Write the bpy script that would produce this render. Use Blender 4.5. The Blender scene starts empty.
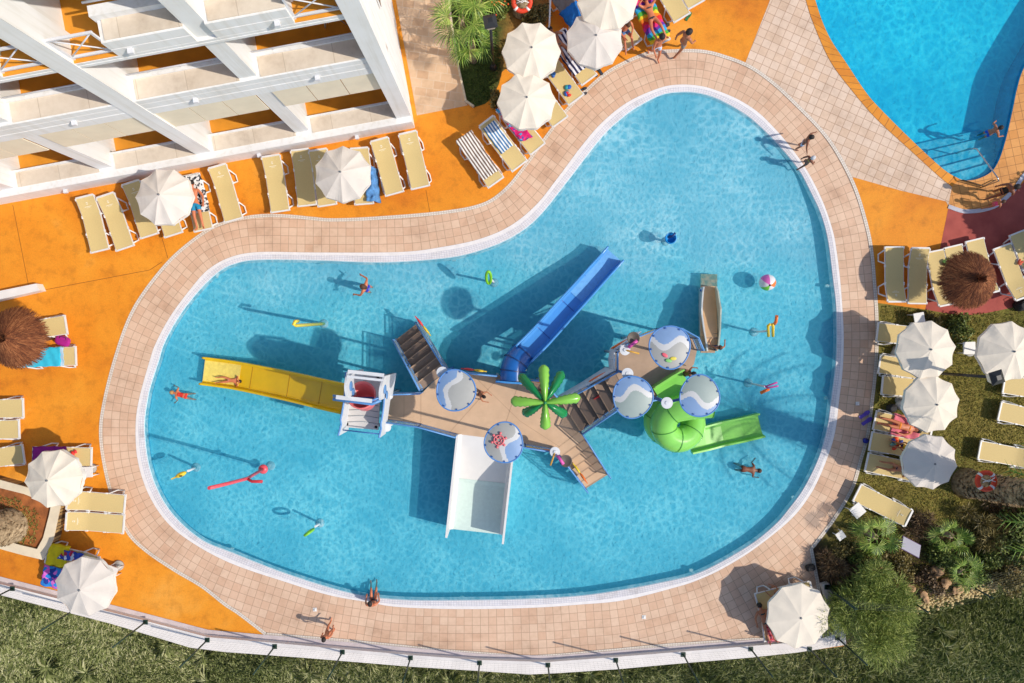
import bpy, bmesh, math, random
from mathutils import Vector, Matrix, Quaternion
from mathutils.geometry import tessellate_polygon
R = math.radians
random.seed(7)
scn = bpy.context.scene
COL = scn.collection
CAMH = 24.0
S = 36.0/1024                        # metres per pixel on the ground
def P(px, py, z=0.0):                # surveyed plan position of a point of height z
    f = (CAMH-z)/CAMH
    return Vector(((px-512)*S*f, (341.5-py)*S*f, z))
def c(r, g, b, k=1.0):
    def f(v):
        v /= 255.0
        return (v/12.92 if v <= .04045 else ((v+.055)/1.055)**2.4)*k
    return (f(r), f(g), f(b), 1.0)

# ------------------------------------------------------------------ materials
class NT:
    def __init__(s, name):
        s.m = bpy.data.materials.new(name); s.m.use_nodes = True
        s.t = s.m.node_tree; s.n = s.t.nodes; s.l = s.t.links
        s.b = s.n['Principled BSDF']; s.out = s.n['Material Output']
    def add(s, typ, **kw):
        nd = s.n.new(typ)
        for k, v in kw.items():
            if k.startswith('_'): nd.inputs[k[1:].replace('_', ' ')].default_value = v
            else: setattr(nd, k, v)
        return nd
    def link(s, a, b): s.l.new(a, b)
    def coord(s, kind='Object', rot=0, scale=(1, 1, 1)):
        tc = s.add('ShaderNodeTexCoord'); mp = s.add('ShaderNodeMapping')
        mp.inputs['Rotation'].default_value = (0, 0, rot); mp.inputs['Scale'].default_value = scale
        s.link(tc.outputs[kind], mp.inputs['Vector']); return mp.outputs['Vector']
    def noise(s, vec, scale, detail=4, rough=.55, dist=0):
        nd = s.add('ShaderNodeTexNoise'); nd.inputs['Scale'].default_value = scale
        nd.inputs['Detail'].default_value = detail; nd.inputs['Roughness'].default_value = rough
        nd.inputs['Distortion'].default_value = dist
        s.link(vec, nd.inputs['Vector']); return nd.outputs['Fac']
    def ramp(s, fac, stops, interp='LINEAR'):
        r = s.add('ShaderNodeValToRGB'); r.color_ramp.interpolation = interp
        e = r.color_ramp.elements
        while len(e) < len(stops): e.new(.5)
        for el, (p, col) in zip(e, stops): el.position = p; el.color = col
        s.link(fac, r.inputs['Fac']); return r.outputs['Color']
    def mix(s, fac, a, b, typ='MIX'):
        m = s.add('ShaderNodeMix', data_type='RGBA', blend_type=typ)
        for sock, v in ((m.inputs[0], fac), (m.inputs[6], a), (m.inputs[7], b)):
            if hasattr(v, 'node'): s.link(v, sock)
            else: sock.default_value = v
        return m.outputs[2]
    def math(s, op, a, b=None, clamp=False):
        m = s.add('ShaderNodeMath', operation=op); m.use_clamp = clamp
        for i, v in enumerate((a, b)):
            if v is None: continue
            if hasattr(v, 'node'): s.link(v, m.inputs[i])
            else: m.inputs[i].default_value = v
        return m.outputs[0]
    def bump(s, h, strength=.3, dist=.02):
        b = s.add('ShaderNodeBump'); b.inputs['Strength'].default_value = strength
        b.inputs['Distance'].default_value = dist
        s.link(h, b.inputs['Height']); s.link(b.outputs['Normal'], s.b.inputs['Normal'])
def sc(col, k): return (min(1, col[0]*k), min(1, col[1]*k), min(1, col[2]*k), 1)
_mats = {}
def mat(name, col, rough=.6, var=.12, scale=3, bump=0, metal=0, col2=None, trans=0, detail=5):
    if name in _mats: return _mats[name]
    t = NT(name); v = t.coord()
    fac = t.noise(v, scale, detail)
    a = sc(col, 1-var); b = col2 or sc(col, 1+var)
    t.link(t.ramp(fac, [(.3, a), (.7, b)]), t.b.inputs['Base Color'])
    t.b.inputs['Roughness'].default_value = rough; t.b.inputs['Metallic'].default_value = metal
    if trans:
        t.b.inputs['Alpha'].default_value = 1-trans
    if bump:
        t.bump(t.noise(v, scale*8, 3), bump, .01)
    _mats[name] = t.m; return t.m
def striped(name, c1, c2, freq, axis=1, duty=.5):
    t = NT(name); v = t.coord()
    sp = t.add('ShaderNodeSeparateXYZ'); t.link(v, sp.inputs[0])
    f = t.math('FRACT', t.math('MULTIPLY', sp.outputs[axis], freq))
    g = t.math('GREATER_THAN', f, duty)
    t.link(t.mix(g, c1, c2), t.b.inputs['Base Color']); t.b.inputs['Roughness'].default_value = .95
    t.bump(t.noise(v, 60, 2), .4, .01); return t.m
def patterned(name, cols, scale=6, kind='VORONOI'):
    t = NT(name); v = t.coord()
    if kind == 'VORONOI':
        vo = t.add('ShaderNodeTexVoronoi'); vo.inputs['Scale'].default_value = scale
        t.link(v, vo.inputs['Vector'])
        sp = t.add('ShaderNodeSeparateColor'); t.link(vo.outputs['Color'], sp.inputs[0]); f = sp.outputs[0]
    else: f = t.noise(v, scale, 2, .5, 1.0)
    n = len(cols)
    if kind == 'VORONOI': st = [(i/n, cc) for i, cc in enumerate(cols)]
    else: st = [(.3+.4*i/n, cc) for i, cc in enumerate(cols)]
    t.link(t.ramp(f, st, 'CONSTANT'), t.b.inputs['Base Color']); t.b.inputs['Roughness'].default_value = .95
    return t.m
def tile_mat(name, ca, cb, mortar, tw, th, rot=0, coord='Object', msize=.012, var=.12, bias=-.2, offset=0.0, dirt=.12):
    t = NT(name); v = t.coord(coord, rot)
    br = t.add('ShaderNodeTexBrick'); br.offset = offset; br.squash = 1.0
    br.inputs['Color1'].default_value = ca; br.inputs['Color2'].default_value = cb
    br.inputs['Mortar'].default_value = mortar
    br.inputs['Scale'].default_value = 1.0; br.inputs['Mortar Size'].default_value = msize
    br.inputs['Mortar Smooth'].default_value = .3; br.inputs['Bias'].default_value = bias
    br.inputs['Brick Width'].default_value = tw; br.inputs['Row Height'].default_value = th
    t.link(v, br.inputs['Vector'])
    ob = t.coord('Object')
    n = t.noise(ob, .55, 5); n2 = t.noise(ob, 7, 4)
    k = t.ramp(n, [(.3, (1-dirt, 1-dirt*1.1, 1-dirt*1.2, 1)), (.7, (1, 1, 1, 1))])
    n3 = t.noise(ob, 1.1, 6, .65)
    col0 = t.mix(1.0, br.outputs['Color'], t.ramp(n3, [(.30, (.80,.77,.75,1)), (.40, (.93,.92,.91,1)), (.50, (1,1,1,1))]), 'MULTIPLY')
    k2 = t.ramp(n2, [(.3, (.93, .92, .9, 1)), (.65, (1, 1, 1, 1))])
    col = t.mix(1.0, t.mix(1.0, col0, k, 'MULTIPLY'), k2, 'MULTIPLY')
    t.link(col, t.b.inputs['Base Color']); t.b.inputs['Roughness'].default_value = .7
    t.bump(br.outputs['Fac'], -.3, .004)
    return t.m
def leaf_mat(name, cols, rough=.55, patch=1.2):
    t = NT(name)
    g = t.add('ShaderNodeNewGeometry'); v = t.coord()
    n = t.noise(v, patch, 3)
    f = t.math('ADD', t.math('MULTIPLY', g.outputs['Random Per Island'], .5), t.math('MULTIPLY', n, .5))
    k = len(cols)
    t.link(t.ramp(f, [(.22+.56*i/(k-1), cc) for i, cc in enumerate(cols)]), t.b.inputs['Base Color'])
    t.b.inputs['Roughness'].default_value = rough
    t.b.inputs['Subsurface Weight'].default_value = 0
    return t.m

# ------------------------------------------------------------------ mesh builder
class MB:
    def __init__(s): s.v = []; s.f = []; s.mi = []; s.uv = {}; s.cur = 0; s.sm = []
        
    def face(s, idx, smooth=False): s.f.append(tuple(idx)); s.mi.append(s.cur); s.sm.append(smooth)
    def quad(s, a, b, cc, d, smooth=False):
        i = len(s.v); s.v += [Vector(a), Vector(b), Vector(cc), Vector(d)]; s.face((i, i+1, i+2, i+3), smooth)
    def tri(s, a, b, cc):
        i = len(s.v); s.v += [Vector(a), Vector(b), Vector(cc)]; s.face((i, i+1, i+2))
    def box(s, ctr, size, rot=0, M=None):
        x, y, z = [k/2 for k in size]; M = M or Matrix.Rotation(rot, 4, 'Z'); i = len(s.v); ctr = Vector(ctr)
        for a in (-1, 1):
            for b in (-1, 1):
                for d in (-1, 1): s.v.append(ctr + M @ Vector((a*x, b*y, d*z)))
        for q in ((0, 1, 3, 2), (4, 6, 7, 5), (0, 4, 5, 1), (2, 3, 7, 6), (0, 2, 6, 4), (1, 5, 7, 3)):
            s.face([i+k for k in q])
    def beam(s, a, b, w, h):
        a = Vector(a); b = Vector(b); d = b-a
        q = d.to_track_quat('X', 'Z').to_matrix().to_4x4()
        s.box((a+b)/2, (d.length, w, h), M=q)
    def prism(s, poly, z0, z1, top=True, bottom=True):
        poly = [Vector((p[0], p[1], 0)) for p in poly]
        n = len(poly); i = len(s.v)
        s.v += [Vector((p.x, p.y, z0)) for p in poly] + [Vector((p.x, p.y, z1)) for p in poly]
        area = sum(poly[k].x*poly[(k+1) % n].y-poly[(k+1) % n].x*poly[k].y for k in range(n))
        for k in range(n):
            a, b = i+k, i+(k+1) % n
            s.face((a, b, b+n, a+n) if area > 0 else (b, a, a+n, b+n))
        tris = tessellate_polygon([poly])
        for t in tris:
            a, b, d = [poly[k] for k in t]
            cw = (b-a).cross(d-a).z
            t2 = t if cw > 0 else (t[0], t[2], t[1])
            if top: s.face([i+n+k for k in t2])
            if bottom: s.face([i+k for k in (t2[0], t2[2], t2[1])])
    def sheet(s, polys, z):
        polys = [[Vector((p[0], p[1], 0)) for p in q] for q in polys]
        flat = [p for q in polys for p in q]; i = len(s.v)
        s.v += [Vector((p.x, p.y, z)) for p in flat]
        for t in tessellate_polygon(polys):
            a, b, d = [flat[k] for k in t]
            if abs((b-a).cross(d-a).z) < 1e-9: continue
            if (b-a).cross(d-a).z < 0: t = (t[0], t[2], t[1])
            s.face([i+k for k in t])
    def tube(s, pts, r, n=8, cap=True, closed=False, smooth=True):
        pts = [Vector(p) for p in pts]; m = len(pts)
        rs = r if isinstance(r, (list, tuple)) else [r]*m
        base = len(s.v); up = Vector((0, 0, 1)); prev = None
        for k in range(m):
            if closed: d = pts[(k+1) % m]-pts[k-1]
            elif k == 0: d = pts[1]-pts[0]
            elif k == m-1: d = pts[-1]-pts[-2]
            else: d = (pts[k+1]-pts[k]).normalized()+(pts[k]-pts[k-1]).normalized()
            d.normalize()
            if prev is None:
                a = d.cross(up)
                if a.length < .05: a = d.cross(Vector((1, 0, 0)))
            else:
                a = prev-d*prev.dot(d)
            a.normalize(); b = d.cross(a); prev = a
            for j in range(n):
                t = 2*math.pi*j/n
                s.v.append(pts[k]+(a*math.cos(t)+b*math.sin(t))*rs[k])
        segs = m if closed else m-1
        for k in range(segs):
            for j in range(n):
                a0 = base+k*n+j; a1 = base+k*n+(j+1) % n
                b0 = base+((k+1) % m)*n+j; b1 = base+((k+1) % m)*n+(j+1) % n
                s.face((a0, b0, b1, a1), smooth)
        if cap and not closed:
            s.face([base+j for j in range(n)]); s.face([base+(m-1)*n+j for j in reversed(range(n))])
    def lathe(s, ctr, prof, n=24, smooth=True, M=None):
        ctr = Vector(ctr); base = len(s.v)
        for (r, z) in prof:
            for j in range(n):
                t = 2*math.pi*j/n; p = Vector((r*math.cos(t), r*math.sin(t), z))
                s.v.append(ctr+(M @ p if M else p))
        for k in range(len(prof)-1):
            for j in range(n):
                a0 = base+k*n+j; a1 = base+k*n+(j+1) % n
                s.face((a0, a1, a1+n, a0+n), smooth)
        if prof[0][0] > 1e-4: s.face([base+j for j in reversed(range(n))])
        if prof[-1][0] > 1e-4: s.face([base+(len(prof)-1)*n+j for j in range(n)])
    def ball(s, ctr, rx, ry=None, rz=None, n=12, M=None):
        ry = ry or rx; rz = rz or rx; ctr = Vector(ctr); base = len(s.v); h = max(4, n//2)
        for k in range(h+1):
            ph = math.pi*k/h
            for j in range(n):
                t = 2*math.pi*j/n
                p = Vector((rx*math.sin(ph)*math.cos(t), ry*math.sin(ph)*math.sin(t), -rz*math.cos(ph)))
                s.v.append(ctr+(M @ p if M else p))
        for k in range(h):
            for j in range(n):
                a0 = base+k*n+j; a1 = base+k*n+(j+1) % n
                s.face((a0, a1, a1+n, a0+n), True)
    def sweep(s, prof, path, closed=True, smooth=False, width=None):
        # prof: list of (side, up); swept with world-up along path; width: per-point side factor
        path = [Vector(p) for p in path]; m = len(path); n = len(prof); base = len(s.v)
        for k in range(m):
            d = path[min(k+1, m-1)]-path[max(k-1, 0)]; d.z = 0; d.normalize()
            side = Vector((d.y, -d.x, 0)); w = width[k] if width else 1
            for (a, b) in prof: s.v.append(path[k]+side*a*w+Vector((0, 0, b)))
        for k in range(m-1):
            for j in range(n if closed else n-1):
                a0 = base+k*n+j; a1 = base+k*n+(j+1) % n
                s.face((a0, a1, a1+n, a0+n), smooth)
        if closed:
            s.face([base+j for j in reversed(range(n))]); s.face([base+(m-1)*n+j for j in range(n)])
    def build(s, name, mats, parent=None, origin=None):
        me = bpy.data.meshes.new(name)
        inv = None
        vs = s.v
        if parent is not None: o0 = parent_world(parent)
        else: o0 = Matrix.Identity(4)
        if origin is not None and parent is None: o0 = Matrix.Translation(Vector(origin))
        im = o0.inverted() if not getattr(s, 'local', False) else Matrix.Identity(4)
        me.from_pydata([im @ v for v in vs], [], s.f)
        if not isinstance(mats, (list, tuple)): mats = [mats]
        for m in mats: me.materials.append(m)
        me.polygons.foreach_set('material_index', s.mi); me.polygons.foreach_set('use_smooth', s.sm)
        if s.uv:
            ul = me.uv_layers.new(name='UVMap')
            for lp in me.loops:
                ul.data[lp.index].uv = s.uv.get(lp.vertex_index, (0, 0))
        me.validate(); me.update()
        o = bpy.data.objects.new(name, me); COL.objects.link(o)
        if parent is not None: o.parent = parent
        elif origin is not None: o.location = origin
        return o
def parent_world(o):
    M = Matrix.LocRotScale(o.location, o.rotation_euler.to_quaternion(), o.scale)
    return (parent_world(o.parent) @ M) if o.parent else M
def tag(o, label=None, cat=None, group=None, kind=None):
    if label: o['label'] = label
    if cat: o['category'] = cat
    if group: o['group'] = group
    if kind: o['kind'] = kind
    return o
def empty(name, loc, label, cat, group=None, rz=0):
    o = bpy.data.objects.new(name, None); COL.objects.link(o)
    o.location = loc; o.rotation_euler = (0, 0, rz); o.empty_display_size = .2
    return tag(o, label, cat, group)
def L(): m = MB(); m.local = True; return m
def copy_tree(o, parent=None):
    cc = o.copy(); COL.objects.link(cc)
    if parent: cc.parent = parent
    for ch in list(o.children): copy_tree(ch, cc)
    return cc
def smooth(pts, closed=True, sub=6):
    n = len(pts); out = []
    rng = range(n) if closed else range(n-1)
    for i in rng:
        if closed: p0, p1, p2, p3 = pts[i-1], pts[i], pts[(i+1) % n], pts[(i+2) % n]
        else: p0, p1, p2, p3 = pts[max(i-1, 0)], pts[i], pts[i+1], pts[min(i+2, n-1)]
        for k in range(sub):
            t = k/sub
            out.append(tuple(.5*((2*b)+(-a+cc)*t+(2*a-5*b+4*cc-d)*t*t+(-a+3*b-3*cc+d)*t**3)
                             for a, b, cc, d in zip(p0, p1, p2, p3)))
    if not closed: out.append(tuple(pts[-1]))
    return out
def G(pts, z=0): return [P(a, b, z) for a, b in pts]
def resample(poly, n, closed=True):
    pts = [Vector((p[0], p[1], 0)) for p in poly]
    if closed: pts.append(pts[0])
    ln = [0]
    for a, b in zip(pts, pts[1:]): ln.append(ln[-1]+(b-a).length)
    out = []; j = 0
    for i in range(n):
        t = ln[-1]*i/(n if closed else n-1)
        while j < len(ln)-2 and ln[j+1] < t: j += 1
        f = (t-ln[j])/max(1e-9, ln[j+1]-ln[j]); out.append(pts[j].lerp(pts[j+1], f))
    return out, ln[-1]
def inpoly(x, y, poly):
    r = False; n = len(poly)
    for i in range(n):
        a = poly[i]; b = poly[i-1]
        if (a[1] > y) != (b[1] > y) and x < (b[0]-a[0])*(y-a[1])/(b[1]-a[1])+a[0]: r = not r
    return r

# ------------------------------------------------------------------ camera, light
cam = bpy.data.cameras.new('camera'); co = bpy.data.objects.new('camera', cam); COL.objects.link(co)
co.location = (0, 0, CAMH); cam.lens = 24; cam.sensor_width = 36; cam.clip_end = 2000; scn.camera = co
sunv = Vector((.97, -.24, 0)).normalized(); EL = R(44.5)
sunv = Vector((sunv.x*math.cos(EL), sunv.y*math.cos(EL), math.sin(EL)))
sl = bpy.data.lights.new('sun', 'SUN'); sl.energy = 3.6; sl.angle = R(.6); sl.color = (1, .93, .82)
so = bpy.data.objects.new('sun', sl); COL.objects.link(so); so.rotation_euler = sunv.to_track_quat('Z', 'Y').to_euler()
so.location = (30, -6, 30)
w = bpy.data.worlds.new('World'); scn.world = w; w.use_nodes = True
sk = w.node_tree.nodes.new('ShaderNodeTexSky'); sk.sky_type = 'NISHITA'; sk.sun_disc = False
sk.sun_elevation = EL; sk.sun_rotation = math.atan2(sunv.x, sunv.y)
w.node_tree.links.new(sk.outputs[0], w.node_tree.nodes['Background'].inputs[0])
w.node_tree.nodes['Background'].inputs[1].default_value = .145
vs_ = scn.view_settings; vs_.view_transform = 'Standard'; vs_.look = 'None'; vs_.gamma = 1; vs_.exposure = 0.0
scn.cycles.transparent_max_bounces = 24
# ------------------------------------------------------------------ the ground and the pools
Wp = [(684,91.6),(700,93),(719,99),(744,113),(760,126),(778,144),(798.5,168.8),(810.8,191.6),(821.3,214.5),(828.3,240.8),(833.3,280),(835.9,301),(837,324),(837,347),(835.4,371),(831.5,400),(828.3,424),(823,446),(815,467),(803,490),(790.5,507),(775,525),(747,547),(700,572.6),(660,583),(620,590.5),(581,596),(533,599),(464.5,600.5),(400,600),(350.5,593.5),(286,574),(232,553),(202,540.5),(176.7,519.4),(160,496),(148.5,465.6),(144,428),(147,400),(151,383),(158.5,360),(163,345),(175,322),(193.7,296),(217,272.6),(236,263),(260,259.5),(315,260),(384,262),(447,257.6),(482,249.5),(512.4,236.6),(538,217),(568,180),(601.5,137),(624,116),(642,104),(663,94)]
Tp = [(680.6,84.6),(700,86),(715,90),(736.6,98.8),(755.6,110.5),(770,123.7),(788,144),(806,169),(822,200),(832,228.5),(836,248),(840,280),(842.7,315),(843.6,341.5),(842.4,371),(839,400),(836,426),(831,447),(820,475.6),(808,498),(789,521),(754,549),(723.4,568),(700,579),(678,586.5),(624.5,600),(580.5,604.4),(533,607.6),(464,609),(400,607),(367.6,602),(329,595),(286,582),(232,563.6),(193,543),(167,522),(148.5,493.7),(138,461),(135.7,428),(139,400),(150,360),(156,343),(170,317),(189,291),(207.7,270),(231,257),(260,252),(315,252.5),(400,252),(442,247),(479.6,239),(510,226),(536,205),(557.6,178),(580,148),(601.5,123),(628,102),(659.5,88)]
Oc = [(266,634),(238.7,613),(225,604),(202,586),(175,570),(145.7,550),(127.5,531),(113,498),(104,461),(101,430),(105,400),(115,360),(128,322),(142,296),(165.6,265.6),(186.7,245.7),(212,228),(235,220),(260,216),(285,216),(312,218.5),(332,220),(373,218.5),(440,213),(482,205),(505.4,189.7),(524,167.5),(550,132),(566,111),(585,92),(608.6,71.7),(638,57),(658,52),(700,51.3),(728,58),(751,67.6),(774,84),(795,103.6),(821.5,131),(839,156),(855.6,190),(867.5,230),(872,256.7),(874,280),(876.5,315),(876.5,350),(874.5,378),(872,400),(867.5,435),(860.5,460),(852,488),(833,520),(811,549)]
Ob = [(817,580),(822,610),(833,638),(753.4,639.4),(667.4,645),(620,649.6),(582.6,653),(560,655),(529,657),(443,650.6),(400,646),(350.5,641)]
W = smooth(Wp); T = smooth(Tp); O1 = smooth(Oc, False); Oall = O1+Ob
Wg, Tg, Og = G(W), G(T), G(Oall)
# second pool
D_c = [(790,-60),(805.5,0),(814,26),(830,61.5),(851,90),(876,119),(910.6,151),(938,176),(951.6,187)]
D_w = [(800,-60),(815,0),(828,35),(846,63),(865,91.5),(881,110),(918,146.6),(944,170),(959,179),(973.6,180),(989.7,173),(998.5,161),(1005.8,139),(1012.5,110),(1017,88.6),(1024,67.6),(1045,30),(1070,-10),(1100,-60)]
Dw = smooth(D_w, False); Dwg = G(Dw)+[P(1100,-230),P(800,-230)]
D_arc = [(1100,110),(1060,140),(1040,160),(1024,175),(1013,190.5),(998.5,203.7),(990,208),(980,210.5),(970,211.5),(961,211),(948,206.5)]
def offset(poly, d):
    n = len(poly); out = []
    for i in range(n):
        t = (poly[(i+1) % n]-poly[i-1]).normalized(); out.append(poly[i]+Vector((-t.y, t.x, 0))*d)
    return out
# lower slope
m = MB(); m.sheet([[Vector((-300,-300,0)),Vector((300,-300,0)),Vector((300,300,0)),Vector((-300,300,0))], Dwg], -1.0)
t = NT('slope_grass'); v = t.coord()
n1 = t.noise(v, .35, 6); n2 = t.noise(v, 3, 8, .7, .6)
cc = t.mix(t.ramp(n1, [(.35,(0,0,0,1)),(.65,(1,1,1,1))]), c(132,142,84), c(192,194,144))
cc = t.mix(1.0, cc, t.ramp(n2, [(.3,(.35,.37,.3,1)),(.7,(1.0,1.0,.95,1))]), 'MULTIPLY')
t.link(cc, t.b.inputs['Base Color']); t.b.inputs['Roughness'].default_value = .95; t.bump(n2, .8, .08)
SLOPE = t.m
tag(m.build('ground', SLOPE), kind='structure')
# orange deck with the basins cut out
edge = [(843,646),(796,652),(751,657),(667,664),(620,668),(529,673),(411,666),(307,657),(225,651),(190,647),(112,623),(0,594),(-900,380)]
deck = G([(-900,-900),(1900,-900),(1900,100),(1300,380),(1100,520),(1024,560),(1000,579),(973,589),(938,599),(908,606),(880,620)]+edge)
def deckmat():
    t = NT('orange_concrete'); v = t.coord()
    n1 = t.noise(v, .28, 6, .6, .3); n2 = t.noise(v, 2.3, 7, .65); n3 = t.noise(v, 22, 4, .7)
    a = t.ramp(n1, [(.28, c(206,112,10)), (.45, c(230,140,20)), (.6, c(238,152,32)), (.75, c(242,172,72))])
    b = t.ramp(n2, [(.25, (.72,.68,.55,1)), (.5, (1,1,1,1)), (.8, (1.0,1.06,1.25,1))])
    d = t.ramp(n3, [(.3, (.86,.84,.8,1)), (.6, (1,1,1,1))])
    col = t.mix(1, t.mix(1, a, b, 'MULTIPLY'), d, 'MULTIPLY')
    t.link(col, t.b.inputs['Base Color']); t.b.inputs['Roughness'].default_value = .75; t.bump(n3, .2, .004)
    return t.m
ORANGE = deckmat()
m = MB(); m.sheet([deck, Og, G([(-900,-900)])[:0] or Dwg], .008)
tag(m.build('deck', ORANGE), kind='structure')
m = MB()
for a, b in zip(deck, deck[1:]+deck[:1]):
    m.quad((a.x,a.y,.008),(b.x,b.y,.008),(b.x,b.y,-1.0),(a.x,a.y,-1.0))
tag(m.build('bank', mat('earth', c(120,98,62), .95, .3, 4, .5)), kind='structure')
# joints sawn in the orange deck
m = MB()
for a, b in (((39,291),(150,270)),((150,270),(162,262)),((13,205),(29,287)),((161,234),(168,258)),((426,190),(430,213)),((400,10),(398,-60))):
    A = P(*a); B = P(*b); m.beam((A.x,A.y,.009),(B.x,B.y,.009), .018, .006)
tag(m.build('deck_joints', mat('joint', c(150,92,26), .9)), kind='structure')
# tile ring
def ribbon(mb, inner, outer, z, rows=1, zo=None):
    n = len(inner); u = 0; base = len(mb.v); zo = z if zo is None else zo
    for i in range(n+1):
        a = inner[i % n]; b = outer[i % n]
        if i: u += (inner[i % n]-inner[i-1]).length*.5+(outer[i % n]-outer[i-1]).length*.5
        w_ = (b-a).length
        for k, q in enumerate((a, b)):
            mb.v.append(Vector((q.x, q.y, z if k == 0 else zo))); mb.uv[len(mb.v)-1] = (u, k*w_)
    for i in range(n):
        a = base+2*i; mb.face((a, a+1, a+3, a+2) if True else 0)
N = 720
Tr, _ = resample(Tg, N); 
To = [p.copy() for p in Tr]
for it in range(3): To = [(To[i-1]+To[i]*2+To[(i+1) % N])/4 for i in range(N)]
Tout = offset(To, 2.75)     # clockwise list in image = ccw/cw decided below
if abs(sum(Tout[i].x*Tout[(i+1)%N].y-Tout[(i+1)%N].x*Tout[i].y for i in range(N))) < abs(sum(Tr[i].x*Tr[(i+1)%N].y-Tr[(i+1)%N].x*Tr[i].y for i in range(N))):
    Tout = offset(To, -2.75)
PTM = c(182,148,124)
TILE = tile_mat('pink_paving_tiles', c(230,196,168), c(219,178,148), PTM, .287, .287, coord='UV', msize=.0095, bias=-.1)
for i in range(N):
    w_ = 2.75; d_ = (Tout[i]-Tr[i]).normalized()
    while w_ > .3 and not inpoly(Tr[i].x+d_.x*w_, Tr[i].y+d_.y*w_, deck): w_ -= .05
    Tout[i] = Tr[i]+d_*w_
m = MB()
rows = 10
base = 0; u = 0
for i in range(N+1):
    j = i % N
    if i: u += ((Tr[j]-Tr[i-1]).length+(Tout[j]-Tout[i-1]).length)*.5 *.0 + (Tr[j]+(Tout[j]-Tr[j]).normalized()*.7-Tr[i-1]-(Tout[i-1]-Tr[i-1]).normalized()*.7).length
    for k in range(rows+1):
        p = Tr[j].lerp(Tout[j], k/rows); m.v.append(Vector((p.x, p.y, .004))); m.uv[len(m.v)-1] = (u, (Tout[j]-Tr[j]).length*k/rows)
for i in range(N):
    for k in range(rows):
        a = i*(rows+1)+k; m.face((a, a+1, a+rows+2, a+rows+1))
bm_ring = m.build('pool_surround', TILE); tag(bm_ring, kind='structure')
# white overflow band
WHT = tile_mat('white_overflow_grate', c(232,228,230), c(222,218,222), c(196,194,204), .09, .062, coord='UV', msize=.008, dirt=.06)
Wr, _ = resample(Wg, N)
# match Wr to Tr by nearest point
def nearest(p, poly):
    best = None; bd = 1e9
    n = len(poly)
    for i in range(n):
        a = poly[i]; b = poly[(i+1) % n]; d = b-a; L2 = d.length_squared
        t = max(0, min(1, (p-a).dot(d)/L2)) if L2 else 0
        q = a+d*t; dd = (q-p).length_squared
        if dd < bd: bd = dd; best = q
    return best
Wpoly = [Vector((p[0], p[1], 0)) for p in Wg]
Wm = [nearest(p, Wpoly) for p in Tr]
mid = [a.lerp(b, .35) for a, b in zip(Tr, Wm)]
m = MB(); ribbon(m, Wm, mid, -.004, zo=.012); tag(m.build('overflow_channel', WHT), kind='structure')
m = MB(); ribbon(m, mid, Tr, .012); tag(m.build('pool_edge', mat('white_edge_stone', c(232,226,224), .6, .06, 6)), kind='structure')
# basin of the shallow pool
FLOOR = NT('pool_floor_tiles'); v = FLOOR.coord()
n1 = FLOOR.noise(v, .25, 3)
sp = FLOOR.add('ShaderNodeSeparateXYZ'); FLOOR.link(v, sp.inputs[0])
kk = FLOOR.math('ADD', FLOOR.math('MULTIPLY', sp.outputs[1], .16), FLOOR.math('MULTIPLY', n1, 1.0))
col = FLOOR.ramp(kk, [(.35, (.27,.80,.92,1)), (.8, (.36,.84,.94,1)), (1.0, (.55,.86,.95,1))])  # paler northward: lighter look of thinner water put into the floor colour
FLOOR.link(col, FLOOR.b.inputs['Base Color']); FLOOR.b.inputs['Roughness'].default_value = .6; FLOOR = FLOOR.m
WALLB = mat('pool_wall_tiles', (.12,.5,.68,1), .6, .08, 4)
ZF = -.34
m = MB(); Wbig = Wpoly
x0, x1, y0, y1 = -13.6, 12.2, -9.6, 9.2; nx, ny = 86, 62
for j in range(ny+1):
    for i in range(nx+1):
        yy = y0+(y1-y0)*j/ny; f = max(0, min(1, (yy-3.2)/4.2)); f = f*f*(3-2*f); m.v.append(Vector((x0+(x1-x0)*i/nx, yy, ZF+(-.045-ZF)*f*.92)))
for j in range(ny):
    for i in range(nx): a = j*(nx+1)+i; m.face((a, a+1, a+nx+2, a+nx+1), True)
tag(m.build('pool_bottom', FLOOR), kind='structure')
m = MB(); n = len(Wpoly)
for i in range(n):
    a = Wpoly[i]; b = Wpoly[(i+1) % n]
    m.quad((a.x,a.y,-.006),(b.x,b.y,-.006),(b.x,b.y,ZF),(a.x,a.y,ZF))
tag(m.build('pool_wall', WALLB), kind='structure')
cen = Vector((0, 0, 0))
Win = [Wm[i]+(Wm[i]-Tr[i]).normalized()*.10 for i in range(N)]
m = MB(); ribbon(m, Win, Wm, -.075, zo=-.012); tag(m.build('pool_lip', mat('pale_lip', c(205,222,228), .6, .05)), kind='structure')
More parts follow.
